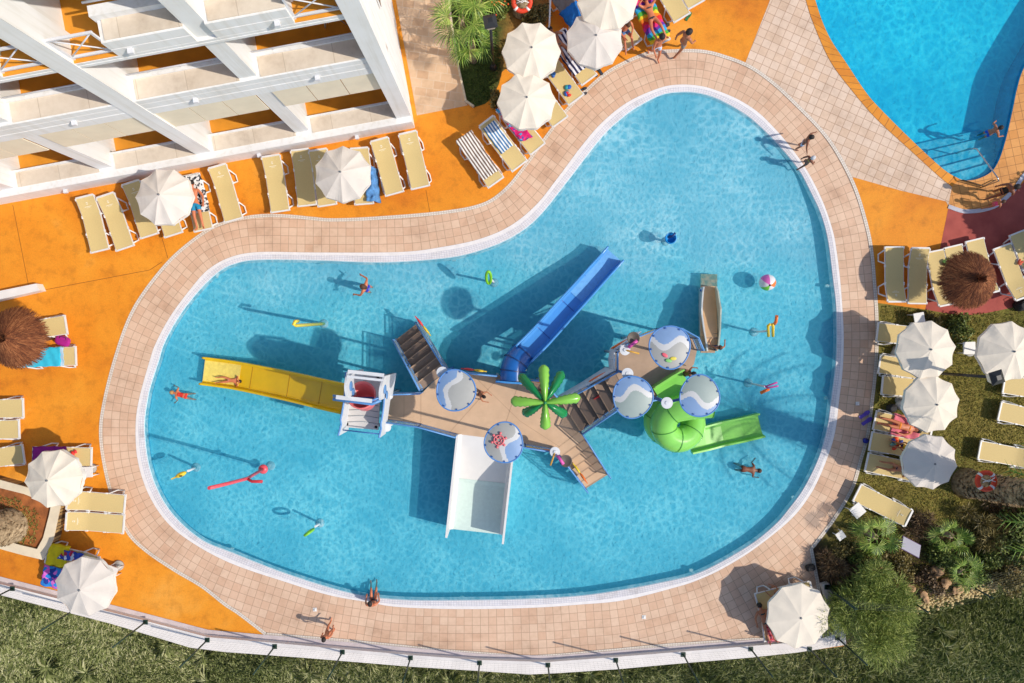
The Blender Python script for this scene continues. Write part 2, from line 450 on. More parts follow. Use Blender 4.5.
# water
def water(name, tint, dark, depthscale, caust, rings=(), spark=.5):
    t = NT(name); t.n.remove(t.b); v = t.coord()
    w1 = t.noise(v, .9*depthscale, 3, .5, .3)
    wv = t.add('ShaderNodeVectorMath', operation='MULTIPLY_ADD')
    nt_ = t.add('ShaderNodeTexNoise'); nt_.inputs['Scale'].default_value = 1.6*depthscale; nt_.inputs['Detail'].default_value = 2
    t.link(v, nt_.inputs['Vector'])
    t.link(nt_.outputs['Color'], wv.inputs[0]); wv.inputs[1].default_value = (.45/depthscale,)*3; t.link(v, wv.inputs[2])
    vo = t.add('ShaderNodeTexVoronoi', feature='DISTANCE_TO_EDGE'); vo.inputs['Scale'].default_value = 3.7*depthscale
    t.link(wv.outputs[0], vo.inputs['Vector'])
    vo2 = t.add('ShaderNodeTexVoronoi', feature='SMOOTH_F1'); vo2.inputs['Scale'].default_value = 9.5*depthscale
    t.link(wv.outputs[0], vo2.inputs['Vector'])
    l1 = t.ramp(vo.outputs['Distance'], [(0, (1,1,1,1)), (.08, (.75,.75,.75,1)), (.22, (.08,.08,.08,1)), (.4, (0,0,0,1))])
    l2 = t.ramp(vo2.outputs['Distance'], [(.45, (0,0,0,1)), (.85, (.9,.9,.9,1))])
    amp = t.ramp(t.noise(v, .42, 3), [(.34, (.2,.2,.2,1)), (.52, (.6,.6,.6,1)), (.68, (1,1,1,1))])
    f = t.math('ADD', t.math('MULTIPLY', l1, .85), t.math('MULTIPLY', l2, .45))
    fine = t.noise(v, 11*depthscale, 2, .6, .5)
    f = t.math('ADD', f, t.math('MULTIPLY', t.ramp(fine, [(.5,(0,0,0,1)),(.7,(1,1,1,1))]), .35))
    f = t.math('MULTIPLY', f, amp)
    # rings of ripples spreading from fountains and swimmers
    hsum = None
    for (cx, cy, rad, fr) in rings:
        sub = t.add('ShaderNodeVectorMath', operation='DISTANCE'); t.link(v, sub.inputs[0]); sub.inputs[1].default_value = (cx, cy, 0)
        dn = t.math('ADD', sub.outputs['Value'], t.math('MULTIPLY', w1, .9))
        s_ = t.math('SINE', t.math('MULTIPLY', dn, fr))
        fall = t.math('SUBTRACT', 1.0, t.math('DIVIDE', sub.outputs['Value'], rad), True)
        r_ = t.math('MULTIPLY', t.math('POWER', t.math('MAXIMUM', s_, 0), 5), fall)
        hsum = r_ if hsum is None else t.math('ADD', hsum, r_)
    if hsum is not None: f = t.math('ADD', f, t.math('MULTIPLY', hsum, .4))
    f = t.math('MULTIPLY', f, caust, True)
    col = t.mix(f, dark, tint)  # caustic light web and bright ripple crests put into the tint
    tr = t.add('ShaderNodeBsdfTransparent'); t.link(col, tr.inputs['Color'])
    gl = t.add('ShaderNodeBsdfGlossy'); gl.inputs['Roughness'].default_value = .06
    bm_ = t.add('ShaderNodeBump'); bm_.inputs['Strength'].default_value = 1; bm_.inputs['Distance'].default_value = .010
    hh = t.noise(v, 6*depthscale, 3, .6, .3)
    hh = t.math('ADD', hh, t.math('MULTIPLY', fine, .25))
    if hsum is not None: hh = t.math('ADD', hh, t.math('MULTIPLY', hsum, .12))
    t.link(hh, bm_.inputs['Height']); t.link(bm_.outputs[0], gl.inputs['Normal'])
    fr = t.add('ShaderNodeFresnel'); fr.inputs['IOR'].default_value = 1.33; t.link(bm_.outputs[0], fr.inputs['Normal'])
    df = t.add('ShaderNodeBsdfDiffuse'); df.inputs['Color'].default_value = (.10,.62,.80,1)
    m0 = t.add('ShaderNodeMixShader'); m0.inputs[0].default_value = .14 if rings else .08; t.link(tr.outputs[0], m0.inputs[1]); t.link(df.outputs[0], m0.inputs[2])
    mx = t.add('ShaderNodeMixShader'); t.link(fr.outputs[0], mx.inputs[0]); t.link(m0.outputs[0], mx.inputs[1]); t.link(gl.outputs[0], mx.inputs[2])
    t.link(mx.outputs[0], t.out.inputs['Surface'])
    return t.m
rg = []
for (a, b, rad, fr) in ((365,545,4.2,8),(300,480,3.0,9),(600,530,2.6,9),(668,237,2.6,12),(744,468,2.2,13),(330,300,2.6,12)):
    q = P(a, b); rg.append((q.x, q.y, rad, fr))
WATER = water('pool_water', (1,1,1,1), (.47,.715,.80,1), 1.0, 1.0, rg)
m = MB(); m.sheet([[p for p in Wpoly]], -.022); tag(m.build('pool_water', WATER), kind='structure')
# second pool: coping, basin, steps, water
m = MB(); Dc = smooth(D_c, False); u = 0
DwL = smooth(D_w[:9], False)
for i, (a, b) in enumerate(zip(Dc, DwL)):
    A = P(*a); B = P(*b)
    if i: u += (A-pa).length
    pa = A; m.v += [Vector((A.x,A.y,.02)), Vector((B.x,B.y,.02))]; m.uv[2*i] = (u, 0); m.uv[2*i+1] = (u, .36)
    if i: m.face((2*i-2, 2*i-1, 2*i+1, 2*i))
COPE = tile_mat('orange_coping', c(232,150,36), c(216,128,24), c(150,92,30), .3, .5, coord='UV', msize=.012)
tag(m.build('pool_coping', COPE), kind='structure')
m = MB(); arc = smooth(D_arc, False); rightrim = [p for p in Dw if True]
poly = G([(951.6,187)]+[p for p in Dw if p[0] > 953])+[P(1100,-230),P(1300,-230),P(1300,60)]+G(arc)
m.sheet([poly], .013)
OT = tile_mat('orange_stone_paving', c(226,158,84), c(214,142,66), c(160,104,48), .3, .3, rot=R(-12), msize=.01)
tag(m.build('pool_terrace', OT), kind='structure')
m = MB(); apts = G(arc)
for a, b in zip(apts, apts[1:]): m.beam((a.x,a.y,.02),(b.x,b.y,.02), .14, .03)
tag(m.build('terrace_edge', WHT), kind='structure')
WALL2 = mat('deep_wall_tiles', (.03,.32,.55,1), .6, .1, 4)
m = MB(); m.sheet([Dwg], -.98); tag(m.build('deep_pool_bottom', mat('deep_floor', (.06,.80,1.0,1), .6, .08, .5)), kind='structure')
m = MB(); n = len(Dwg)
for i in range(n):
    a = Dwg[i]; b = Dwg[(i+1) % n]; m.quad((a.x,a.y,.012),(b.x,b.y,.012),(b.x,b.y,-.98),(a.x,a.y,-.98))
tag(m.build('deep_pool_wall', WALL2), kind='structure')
m = MB()
for k in range(5):
    zt = -.16-.155*k
    a0 = [(944-8*k,175-5*k-3),(1012,154-9*k),(1012,196),(944,196)]
    q = [(930-7*k,172-9*k+8),(1014+k,150-9.5*k+6),(1014,195),(930,195)]
    poly = [p for p in G(q)]
    # clip the step to the basin: keep the points of the outline that fall inside the step band
    ins = [p for p in Dwg if inpoly(p.x, p.y, poly)]
    if len(ins) > 3:
        a_, b_ = poly[0], poly[1]
        # intersections of the front edge with the outline
        hits = []
        for i in range(len(Dwg)):
            c_, d_ = Dwg[i], Dwg[(i+1) % len(Dwg)]
            r_ = b_-a_; s_ = d_-c_; den = r_.x*s_.y-r_.y*s_.x
            if abs(den) < 1e-9: continue
            tt = ((c_.x-a_.x)*s_.y-(c_.y-a_.y)*s_.x)/den; uu = ((c_.x-a_.x)*r_.y-(c_.y-a_.y)*r_.x)/den
            if 0 <= tt <= 1 and 0 <= uu <= 1: hits.append((tt, a_+r_*tt))
        hits.sort(key=lambda h: h[0])
        if len(hits) >= 2:
            pl = [hits[0][1]]+ins+[hits[-1][1]]
            m.prism(pl, -.979, zt)
tag(m.build('pool_steps', mat('step_tiles', (.25,.62,.78,1), .6, .08, 3)), kind='structure')
WATER2 = water('deep_pool_water', (.85,1,1,1), (.14,.70,.83,1), .75, 1.0, [], .05)
m = MB(); m.sheet([Dwg], -.06); tag(m.build('deep_pool_water', WATER2), kind='structure')
# pale paving between the pools
tp = [(770,0),(786,-60)]
pl = G([(745,63.5),(770,0),(792,-60)])+G(Dc)[1:]+G([(948,206),(946,201.5),(900,190.5),(854,177.5)])
for p in reversed(O1):
    if p[0] < 852 and p[0] > 745 and p[1] < 180: pl.append(P(*p))
m = MB(); m.sheet([pl], .013)
T2 = tile_mat('pale_paving_tiles', c(230,204,182), c(220,188,160), PTM, .29, .29, rot=R(24), msize=.011)
tag(m.build('pool_paving', T2), kind='structure')
# white drain line round the pool
m = MB(); og = G(Oall)+[P(*Oall[0])]; u = 0
for i, p in enumerate(og):
    d = (og[min(i+1, len(og)-1)]-og[max(i-1, 0)]).normalized(); s_ = Vector((-d.y, d.x, 0))*.062
    if i: u += (p-og[i-1]).length
    for k, q in enumerate((p-s_, p+s_)):
        m.v.append(Vector((q.x, q.y, .018))); m.uv[len(m.v)-1] = (u, k*.12+.0)
    if i: a = 2*i; m.face((a-2, a-1, a+1, a))
DR = tile_mat('drain_grate', c(232,222,208), c(226,216,204), c(196,180,166), .09, .06, coord='UV', msize=.012, dirt=.05)
tag(m.build('drain_line', DR), kind='structure')
# red ground, garden, stone path
m = MB(); red = G([(948,209),(961,213),(980,213),(994,209),(1013,193),(1040,165),(1100,115),(1400,0),(1400,250),(1100,290),(1024,305),(1001,310),(977,315),(953,314.5),(925,309.5),(940,248)])
m.sheet([red], .011); tag(m.build('red_pavement', mat('red_concrete', c(160,66,58), .8, .14, 1.5, .2, col2=c(178,84,72))), kind='structure')
gar = [(878,303),(925,309.5),(953,314.5),(977,315),(1001,310),(1024,305),(1100,290),(1400,250),(1900,160),(1900,100),(1300,380),(1100,520),(1024,560),(1000,579),(973,589),(938,599),(908,606),(880,620),(846,644),(836,640),(822,610),(817,580),(811,549),(833,520),(852,488),(860.5,460),(867.5,435),(872,400),(874.5,378),(876.5,350),(876,315)]
t = NT('garden_turf'); v = t.coord()
n1 = t.noise(v, .55, 5, .6); n2 = t.noise(v, 5, 7, .7, .5); sp = t.add('ShaderNodeSeparateXYZ'); t.link(v, sp.inputs[0])
soil = t.ramp(t.math('ADD', t.math('MULTIPLY', sp.outputs[1], -.22), t.math('MULTIPLY', n1, 1.4)), [(1.85,(0,0,0,1)),(2.3,(1,1,1,1))])
t2 = t.math('ADD', t.math('MULTIPLY', sp.outputs[1], -.22), t.math('MULTIPLY', n1, 1.4))
t2 = t.math('MULTIPLY', t.math('SUBTRACT', t2, 1.95), 2.2, True)
cc = t.ramp(n1, [(.3, c(104,108,38)), (.5, c(134,124,52)), (.7, c(150,132,64))])
cc = t.mix(t2, cc, c(84,62,40))
cc = t.mix(1.0, cc, t.ramp(n2, [(.3,(.45,.45,.4,1)),(.65,(1,1,1,1))]), 'MULTIPLY')
t.link(cc, t.b.inputs['Base Color']); t.b.inputs['Roughness'].default_value = .95; t.bump(n2, .7, .04)
TURF = t.m
m = MB(); m.sheet([G(gar)], .012); tag(m.build('lawn', TURF), kind='structure')
m = MB(); m.sheet([G([(396,0),(380,-80),(428,-80),(444,-40),(449,0),(452,26),(459,70),(466,102),(468,105.5),(417,115.5)])], .013)
PATH = tile_mat('stone_slab_path', c(224,190,156), c(208,168,132), c(222,196,168), .42, .3, rot=R(8), msize=.014, dirt=.2, offset=.5)
tag(m.build('path', PATH), kind='structure')
bed = [(444,-40),(449,0),(452,26),(459,70),(466,102),(474,107.5),(485,104),(493,97),(499,84),(502,72),(520,58),(540,35),(549,20),(552,-40)]
t = NT('bed_soil'); v = t.coord(); n1 = t.noise(v, 1.6, 6, .65); n2 = t.noise(v, 9, 5, .7)
sp = t.add('ShaderNodeSeparateXYZ'); t.link(v, sp.inputs[0])
k_ = t.math('ADD', t.math('MULTIPLY', sp.outputs[0], .9), t.math('MULTIPLY', n1, 1.2))
k_ = t.math('ADD', k_, .05, True)
cc = t.mix(k_, c(74,88,34), c(190,132,66)); cc = t.mix(1.0, cc, t.ramp(n2, [(.3,(.5,.5,.45,1)),(.65,(1,1,1,1))]), 'MULTIPLY')
t.link(cc, t.b.inputs['Base Color']); t.b.inputs['Roughness'].default_value = .95; t.bump(n2, .6, .03)
m = MB(); m.sheet([G(bed)], .014); tag(m.build('planting_bed', t.m), kind='structure')
m = MB(); kb = G([(446,-40),(449,0),(452,26),(459,70),(466,102),(474,107.5)])
for a, b in zip(kb, kb[1:]): m.beam((a.x,a.y,.07),(b.x,b.y,.07), .07, .14)
tag(m.build('bed_kerb', mat('kerb_stone', c(206,188,160), .8, .2, 8, .3)), kind='structure')
# pinkish strip and white retaining wall at the bottom
inner = [(-200,535),(-40,574),(0,584),(79,604),(146,621),(207,637),(275,643),(342,649),(411,655),(480,660),(548,662),(616,657),(683,651.5),(751,646),(812,640)]
m = MB(); pt = []
for i, p in enumerate(inner): pt.append((p[0]+1.5, p[1]-7.5 if p[0] < 480 else p[1]-6.5))
pt = pt[:-1]+[(835,633)]
m.sheet([G(inner)+[P(834,640)]+list(reversed(G(pt)))], .026)
tag(m.build('concrete_strip', mat('pinkish_concrete', c(206,192,192), .85, .1, 3)), kind='structure')
outer = [(-200,547),(-40,585),(0,595),(112,624),(190,647.6),(225,652),(307,658),(411,666.7),(480,671),(529,674.5),(560,673),(620,669),(667,664.6),(751,657.5),(796,652.7),(846,645)]
zt = .22
ws = [P(*p, zt) for p in inner[:-1]]+[P(812,641,zt),P(836,634,zt),P(822,585,zt),P(829,583,zt),P(846,636,zt)]+[P(*p, zt) for p in reversed(outer)]
m = MB(); m.prism(ws, -1.0, zt)
WALLM = mat('whitewashed_wall', c(232,224,218), .85, .07, 2.2, .25)
tag(m.build('retaining_wall', WALLM), 'long low whitewashed wall curving along the bottom edge of the poolside deck', 'wall')
# ------------------------------------------------------------------ the hotel building
t = NT('streaked_render'); v = t.coord('Object', 0, (7,7,.35)); n1 = t.noise(v, 1.0, 4, .6); n2 = t.noise(t.coord(), .8, 5, .6)
a_ = t.ramp(n1, [(.34, (.80,.78,.75,1)), (.5, (.87,.86,.85,1)), (.7, (.88,.87,.87,1))]); b_ = t.ramp(n2, [(.3, (.93,.92,.90,1)), (.6, (1,1,1,1))])
t.link(t.mix(1.0, a_, b_, 'MULTIPLY'), t.b.inputs['Base Color']); t.b.inputs['Roughness'].default_value = .85; _mats['white_render'] = t.m
WHITE = mat('white_render', c(238,236,236), .85, .05, 1.2, .15)
CREAM = tile_mat('cream_coping', c(232,218,200), c(226,210,190), c(206,190,170), 1.35, 9, msize=.012, dirt=.1)
BFLOOR = mat('balcony_floor', c(226,150,42), .7, .14, 1.6, .1)
BLIND = mat('cream_blind', c(240,226,200), .9, .05, 2)
STEEL = mat('grey_metal', c(150,152,156), .4, .08, 5, 0, .6)
def bx(m, x0, x1, y0, y1, z0, z1): m.box(((x0+x1)/2, (y0+y1)/2, (z0+z1)/2), (abs(x1-x0), abs(y1-y0), abs(z1-z0)))
Ob3 = P(415, 128, 0)
bld = empty('hotel_building', Ob3, 'white hotel block with stacked balconies, cream blinds and orange balcony floors', 'building', rz=math.atan2(.182, .983))
LX = -17.5
pil = [(-.5, 0, .19, 1), (-3.98, -3.50, .34, 0), (-7.45, -6.91, .235, 1), (-10.80, -10.32, .34, 0), (-14.2, -13.72, .235, 1)]
bays = [(-3.50, -.5), (-6.91, -3.98), (-10.32, -7.45), (-13.72, -10.80), (LX, -14.2)]
for (x0, x1, y0, big) in pil:
    m = L(); bx(m, x0, x1, y0, 1.0, .0 if big else .69, 12.0); m.build('pillar', WHITE, bld)
    m = L(); bx(m, x0+.12, x1-.12, 1.0, 2.4, 0, 12.0); m.build('partition_wall', WHITE, bld)
m = L(); bx(m, LX, -.004, 3.6, 12, 0, 12); m.build('wall', WHITE, bld)
m = L()
seg = [(.9, 3.3, 5.2), (0, 0, 0)]
bx(m, -.2, 0.004, 1.002, 3.598, 0, 12); bx(m, -.01, .02, 3.61, 14, 0, 12); m.build('side_wall', WHITE, bld)
for (y, z, w_, h_) in ((2.3, 4.9, .5, .7), (2.3, 8.1, .5, .8), (5.5, 1.9, .7, .8)):
    m = L(); bx(m, .021, .055, y-w_/2-.05, y+w_/2+.05, z-h_/2-.05, z+h_/2+.05); f = m.build('window', WHITE, bld)
    m = L(); bx(m, .056, .066, y-w_/2, y+w_/2, z-h_/2, z+h_/2); m.build('pane', mat('dark_glass', c(60,60,66), .15, .05), f)
levels = [(0.0, .70, .0, .24, .74, .07, .1), (4.5, 5.5, .267, .29, .83, .15, 4.62), (7.76, 8.72, .267, .29, .75, .25, 7.92)]
for li, (z0, z1, y0, yc, y1, sillw, zf) in enumerate(levels):
    m = L()
    bx(m, LX, .0, y1-.002 if 0 else .85, 3.6, zf-.3, zf); m.build('balcony_floor', BFLOOR, bld)
    if li < 2:
        m = L()
        bx(m, LX, -.002, y0, .45 if li == 0 else .845, z0, z1-.002) if li else bx(m, LX, -.002, y0, y1, z0, z1-.002)
        if li:
            for k, gz in enumerate((z0+.42, z0+.74)): bx(m, LX, -.5, y0-.012, y0, gz, gz+.30 if k == 0 else gz+.24)
            bx(m, LX, -.5, y0-.012, y0, z0, z0+.38)
        m.build('slab_front', WHITE, bld)
        for (a, b) in bays:
            m = L(); bx(m, a+.10, b-.0, yc, y1, z1-.001, z1+.025); m.build('coping', CREAM, bld)
            m = L(); bx(m, a, b, y1+.002, y1+.002+sillw, zf, z1+.07); m.build('sill', WHITE, bld)
            if li == 1:
                m = L(); m.tube([(a, y1+.09, z1+.17), (b, y1+.09, z1+.17)], .022)
                for q in (.2, .5, .8): x = a+(b-a)*q; m.tube([(x, y1+.09, z1+.06), (x, y1+.09, z1+.17)], .012)
                m.build('handrail', mat('white_metal', c(222,222,226), .4, .03), bld)
    else:
        m = L(); bx(m, LX, -.002, y0, .845, z0, 7.99)
        bx(m, LX, -.5, y0-.012, y0, z0, z0+.10); bx(m, LX, -.5, y0-.012, y0, z0+.14, z0+.23); m.build('slab_front', WHITE, bld)
        for (a, b) in ((-5.85, -3.98), (-3.50, -1.65), (-12.3+.0, -10.8), (-10.32, -8.6)):
            m = L(); bx(m, a, b, y0-.004, y1, 7.992, 8.70); bx(m, a, b, y0-.02, y0-.006, 8.03, 8.33); bx(m, a, b, y0-.02, y0-.006, 8.37, 8.69); m.build('parapet', WHITE, bld)
            m = L(); bx(m, a+.10, b-.0, yc, y1, 8.702, 8.73); m.build('coping', CREAM, bld)
            m = L(); bx(m, a-.05, b+.05, y1+.002, y1+sillw, 7.992, 8.92); m.build('sill', WHITE, bld)
            m = L(); m.tube([(a-.1, 1.04, 9.0), (b, 1.04, 9.0)], .03); m.build('handrail', _mats.get('white_metal'), bld)
        for (a, b) in ((-1.65, -.5), (-6.91, -5.85), (-8.6, -7.45)):
            m = L(); bx(m, a, b, .27, .846, 7.992, 8.02); m.build('balcony_edge', BFLOOR, bld)
            m = L()
            for z in (8.12, 9.0): m.box(((a+b)/2, .36, z), (b-a, .06, .05))
            m.tube([(a+.03, .36, 8.12), (b-.03, .36, 9.0)], .017); m.tube([(a+.03, .36, 9.0), (b-.03, .36, 8.12)], .017)
            for x in (a+.03, b-.03): m.box((x, .36, 8.5), (.05, .05, 1.0))
            m.build('cross_railing', _mats['white_metal'], bld)
    # spot lamps on the slab fronts
    for (a, b) in bays:
        x = (a+b)/2; m = L(); bx(m, x-.06, x+.06, y0-.14, y0-.014, z0+.45*(z1-z0), z0+.45*(z1-z0)+.10)
        l = m.build('wall_lamp', _mats.get('white_metal') or mat('white_metal', c(222,222,226), .4, .03), bld)
for (a, b) in bays:                                  # lowered outdoor blinds
    w3 = (b-a)/3
    for k in range(3):
        m = L(); bx(m, a+k*w3+.012, a+(k+1)*w3-.012, .30, .325, 3.2, 4.5); m.build('blind', BLIND, bld)
m = L(); bx(m, LX, 0.03, .267, 14, 11.2, 12.0); m.build('roof', WHITE, bld)
# little things on the balconies
for (x, y, z) in ((-1.3, 1.7, 4.62), (-11.2, 1.6, 4.62), (-5.6, 1.7, .1)):
    m = L(); m.tube([(x-.3, y, z), (x, y, z+.9), (x+.3, y, z)], .015); m.tube([(x-.3, y+.5, z), (x, y+.5, z+.9), (x+.3, y+.5, z)], .015)
    for k in range(4): m.tube([(x-.3+.15*k, y, z+.05+.2*k), (x-.3+.15*k, y+.5, z+.05+.2*k)], .01)
    W2 = Matrix.LocRotScale(bld.location, bld.rotation_euler.to_quaternion(), Vector((1,1,1)))
    m2 = MB(); m2.__dict__.update(m.__dict__); m2.v = [W2 @ q for q in m.v]; m2.local = True
    lab = {-1.3: 'folding clothes rack on the middle balcony beside the corner pillar', -11.2: 'folding clothes rack on the balcony at the far left edge', -5.6: 'folding clothes rack with washing on the ground balcony behind the blinds'}[x]
    tag(m2.build('clothes_rack', _mats['white_metal']), lab, 'rack', 'clothes racks on the balconies')

# ------------------------------------------------------------------ sun loungers
RESIN = mat('white_resin', c(228,224,220), .45, .05, 5)
SLING = mat('beige_sling', c(214,188,128), .85, .05, 30, .25)
EMBLEM = mat('emblem_print', c(238,230,206), .8, .02)
def lounger_z(x):                      # top of the fabric along its length
    return .34 + (0 if x < .35 else (x-.35)*.26)
def make_lounger():
    r = empty('sun_lounger', (0,0,0), 'x', 'sun lounger')
    m = L()
    for s in (-1, 1):
        pts = [(-.95, s*.335, .33), (.35, s*.335, .33), (.95, s*.335, .33+.6*.26)]
        for a, b in zip(pts, pts[1:]): m.beam(Vector(a)-Vector((0,0,.012)), Vector(b)-Vector((0,0,.012)), .03, .04)
        for x in (-.93, -.3, .33, .9): m.box((x, s*.345, lounger_z(x)-.01), (.08, .045, .06))
    m.beam((-.95, -.33, .335), (-.95, .33, .335), .05, .05); m.beam((.95, -.33, .488), (.95, .33, .488), .06, .05)
    m.build('frame', RESIN, r)
    m = L(); n = 14
    for i in range(n+1):
        x = -.93+1.86*i/n
        for j, y in enumerate((-.33, -.17, 0, .17, .33)):
            m.v.append(Vector((x, y, lounger_z(x)+.012-(.018*(1-(y/.33)**2)))))
    for i in range(n):
        for j in range(4):
            a = i*5+j; m.face((a, a+5, a+6, a+1), True)
    m.build('sling', SLING, r)
    m = L(); k = len(m.v)
    for i in range(16):
        t0 = 2*math.pi*i/16; t1 = 2*math.pi*(i+1)/16
        if 2 < i < 5 or 10 < i < 13: continue
        m.quad(*[(.72+rr*math.cos(tt), rr*math.sin(tt), lounger_z(.72+rr*math.cos(tt))+.008) for rr, tt in ((.02, t0), (.042, t0), (.042, t1), (.02, t1))])
    for (xa, xb, ya, yb) in ((.605, .62, -.13, .13), (.57, .578, -.07, .07)):
        m.quad((xa, ya, lounger_z(xa)+.006), (xb, ya, lounger_z(xb)+.006), (xb, yb, lounger_z(xb)+.006), (xa, yb, lounger_z(xa)+.006))
    m.build('emblem', EMBLEM, r)
    for s in (-1, 1):
        for x in (-.62, .52):
            m = L(); zt = lounger_z(x)-.02
            m.tube([(x-.24, s*.34, zt), (x-.12, s*.42, .03), (x+.12, s*.42, .03), (x+.24, s*.34, zt+.02)], .028, 6)
            m.build('leg', RESIN, r)
    return r
LP = []           # (foot px, head px, label, extra tilt)
grpB = 'sun loungers along the hotel wall'; grpT = 'sun loungers at the top terrace'; grpL = 'sun loungers on the left terrace'
grpR = 'sun loungers on the red pavement'; grpG = 'sun loungers on the lawn'; grpK = 'sun loungers in the pool corner'
LN = {
 'a1': ((99.5,247),(87,201),'empty tan lounger by the hotel wall, outermost left of its row',grpB),
 'a2': ((124,244),(108,200),'empty tan lounger second from the left along the hotel wall',grpB),
 'a3': ((149,233),(133,186),'tan lounger half shaded by the left hotel umbrella, next to two sunny ones',grpB),
 'a4': ((173,232),(157,185),'tan lounger hidden under the left hotel umbrella except its foot end',grpB),
 'a5': ((203,226),(192,180),'tan lounger on which a man in blue shorts lies by the hotel wall',grpB),
 'a6': ((233,217),(219,170),'empty tan lounger right of the man in blue shorts',grpB),
 'a7': ((280,208),(272,160),'empty tan lounger left of the shaded one beside the right hotel umbrella',grpB),
 'a8': ((307,202),(301,154),'wholly shaded tan lounger just left of the right hotel umbrella',grpB),
 'a9': ((327,202),(319,154),'tan lounger mostly covered by the left half of the right hotel umbrella',grpB),
 'a10': ((364,200),(360,153),'tan lounger with a crumpled blue towel under the right hotel umbrella',grpB),
 'a11': ((394,191),(380.5,143),'empty tan lounger second from the building corner',grpB),
 'a12': ((420,185),(408.5,136),'empty tan lounger nearest the building corner',grpB),
 'b1': ((494,180),(466,140),'lounger covered by a brown and white striped towel',grpT),
 'b2': ((518,164),(488,124),'lounger with a blue and white striped towel on its upper half',grpT),
 'b3': ((536,147),(505,108),'lounger with a pink flowered towel below the double umbrellas',grpT),
 'b4': ((558,119),(530,80),'lounger almost hidden by the lower of the two overlapping left umbrellas',grpT),
 'b5': ((574,97),(546,58),'lounger with a small heap of red and blue things at its foot',grpT),
 'b6': ((587,77),(559,38),'lounger with a navy and white striped towel between the umbrellas',grpT),
 'b7': ((584,28),(556,-10),'lounger with a grey and blue towel above the umbrellas',grpT),
 'b8': ((631,41),(605,4),'lounger whose sitter only shows legs beside the top umbrella',grpT),
 'b9': ((660,40),(640,-4),'lounger with a rainbow towel and a sunbathing woman',grpT),
 'b10': ((680,15),(656,-27),'empty tan lounger right of the sunbathing woman',grpT),
 'b11': ((694,1),(672,-40),'lounger of which only a foot corner shows at the top edge',grpT),
 'c1': ((65,325),(12,333),'tan lounger reaching out above the turquoise towel beneath the straw parasol',grpL),
 'c2': ((75,356),(21,358),'tan lounger with a turquoise towel beneath the straw parasol',grpL),
 'c3': ((22.5,408),(-32,410),'upper of two empty tan loungers cut by the left edge',grpL),
 'c4': ((18.5,429),(-36,431),'lower of two empty tan loungers cut by the left edge',grpL),
 'c5': ((23,454),(-31,462),'tan lounger at the left edge with its end in an umbrella shadow',grpL),
 'c6': ((91,457),(36,456),'tan lounger with a purple towel above the left umbrella',grpL),
 'c7': ((124,504),(70,500),'upper empty tan lounger of the pair beside the tiled surround',grpL),
 'c8': ((123,524),(69,520.5),'lower empty tan lounger of the pair beside the tiled surround',grpL),
 'c9': ((46,553),(101,566),'lounger with a yellow towel beside the stone planter',grpL),
 'c10': ((43,574),(98,588),'lounger with a pink and blue towel next to the bottom left umbrella',grpL),
 'd1': ((894,250),(895.5,299),'shaded grey looking lounger leftmost on the orange part by the red pavement',grpR),
 'd2': ((917,300),(919,252),'second lounger from the left by the red pavement, fully in shade',grpR),
 'd3': ((935,254),(946,302),'lounger left of the straw parasol with a thin shadow stripe',grpR),
 'd4': ((953,249),(966,297),'lounger with green flippers, its lower half under the straw parasol',grpR),
 'd5': ((975,243),(988,290),'lounger of which only the top end shows above the straw parasol',grpR),
 'd6': ((1003,250),(1021,294),'half shaded lounger right of the straw parasol',grpR),
 'd7': ((1019,236),(1038,280),'shaded lounger cut by the right edge beside the straw parasol',grpR),
 'e1': ((878,332),(932,338),'topmost tan lounger poking out left of the lawn umbrellas',grpG),
 'e2': ((880,364),(934,372),'tan lounger second from the top left of the lawn umbrellas',grpG),
 'e3': ((883,385),(937,390),'tan lounger third from the top left of the lawn umbrellas',grpG),
 'e4': ((875,420),(929,432),'lounger with a pink towel and a person in orange',grpG),
 'e5': ((871,441),(925,451),'lounger with orange and yellow beach things on the lawn',grpG),
 'e6': ((867,462),(921,474),'lounger with a reader in dark swimwear at the lowest lawn umbrella',grpG),
 'e7': ((858,493),(906,517),'empty tan lounger standing askew below the lawn umbrellas',grpG),
 'e8': ((1004,384),(1059,393),'tan lounger at the right edge just below the rightmost umbrella',grpG),
 'e9': ((1000,411),(1054,423),'greyish shaded lounger at the right edge, middle of three',grpG),
 'e10': ((980,450),(1034,460),'tan lounger with a leaf shadow above the lifebuoy',grpG),
 'f1': ((756,603),(812,589),'tan lounger with its end showing left of the corner umbrella',grpK),
 'f2': ((762,632),(820,627),'lounger with a red towel below the corner umbrella by the wall',grpK),
}
LM = {}
proto = make_lounger(); first = True
for k, (ft, hd, lab, grp) in LN.items():
    o = proto if first else copy_tree(proto); first = False
    a = P(*ft, .34); b = P(*hd, .42); d = b-a; mid_ = (a+b)/2
    o.location = (mid_.x, mid_.y, .02); o.rotation_euler = (0, 0, math.atan2(d.y, d.x)); o.scale = (1, .93, 1)
    tag(o, lab, 'sun lounger', grp); LM[k] = o
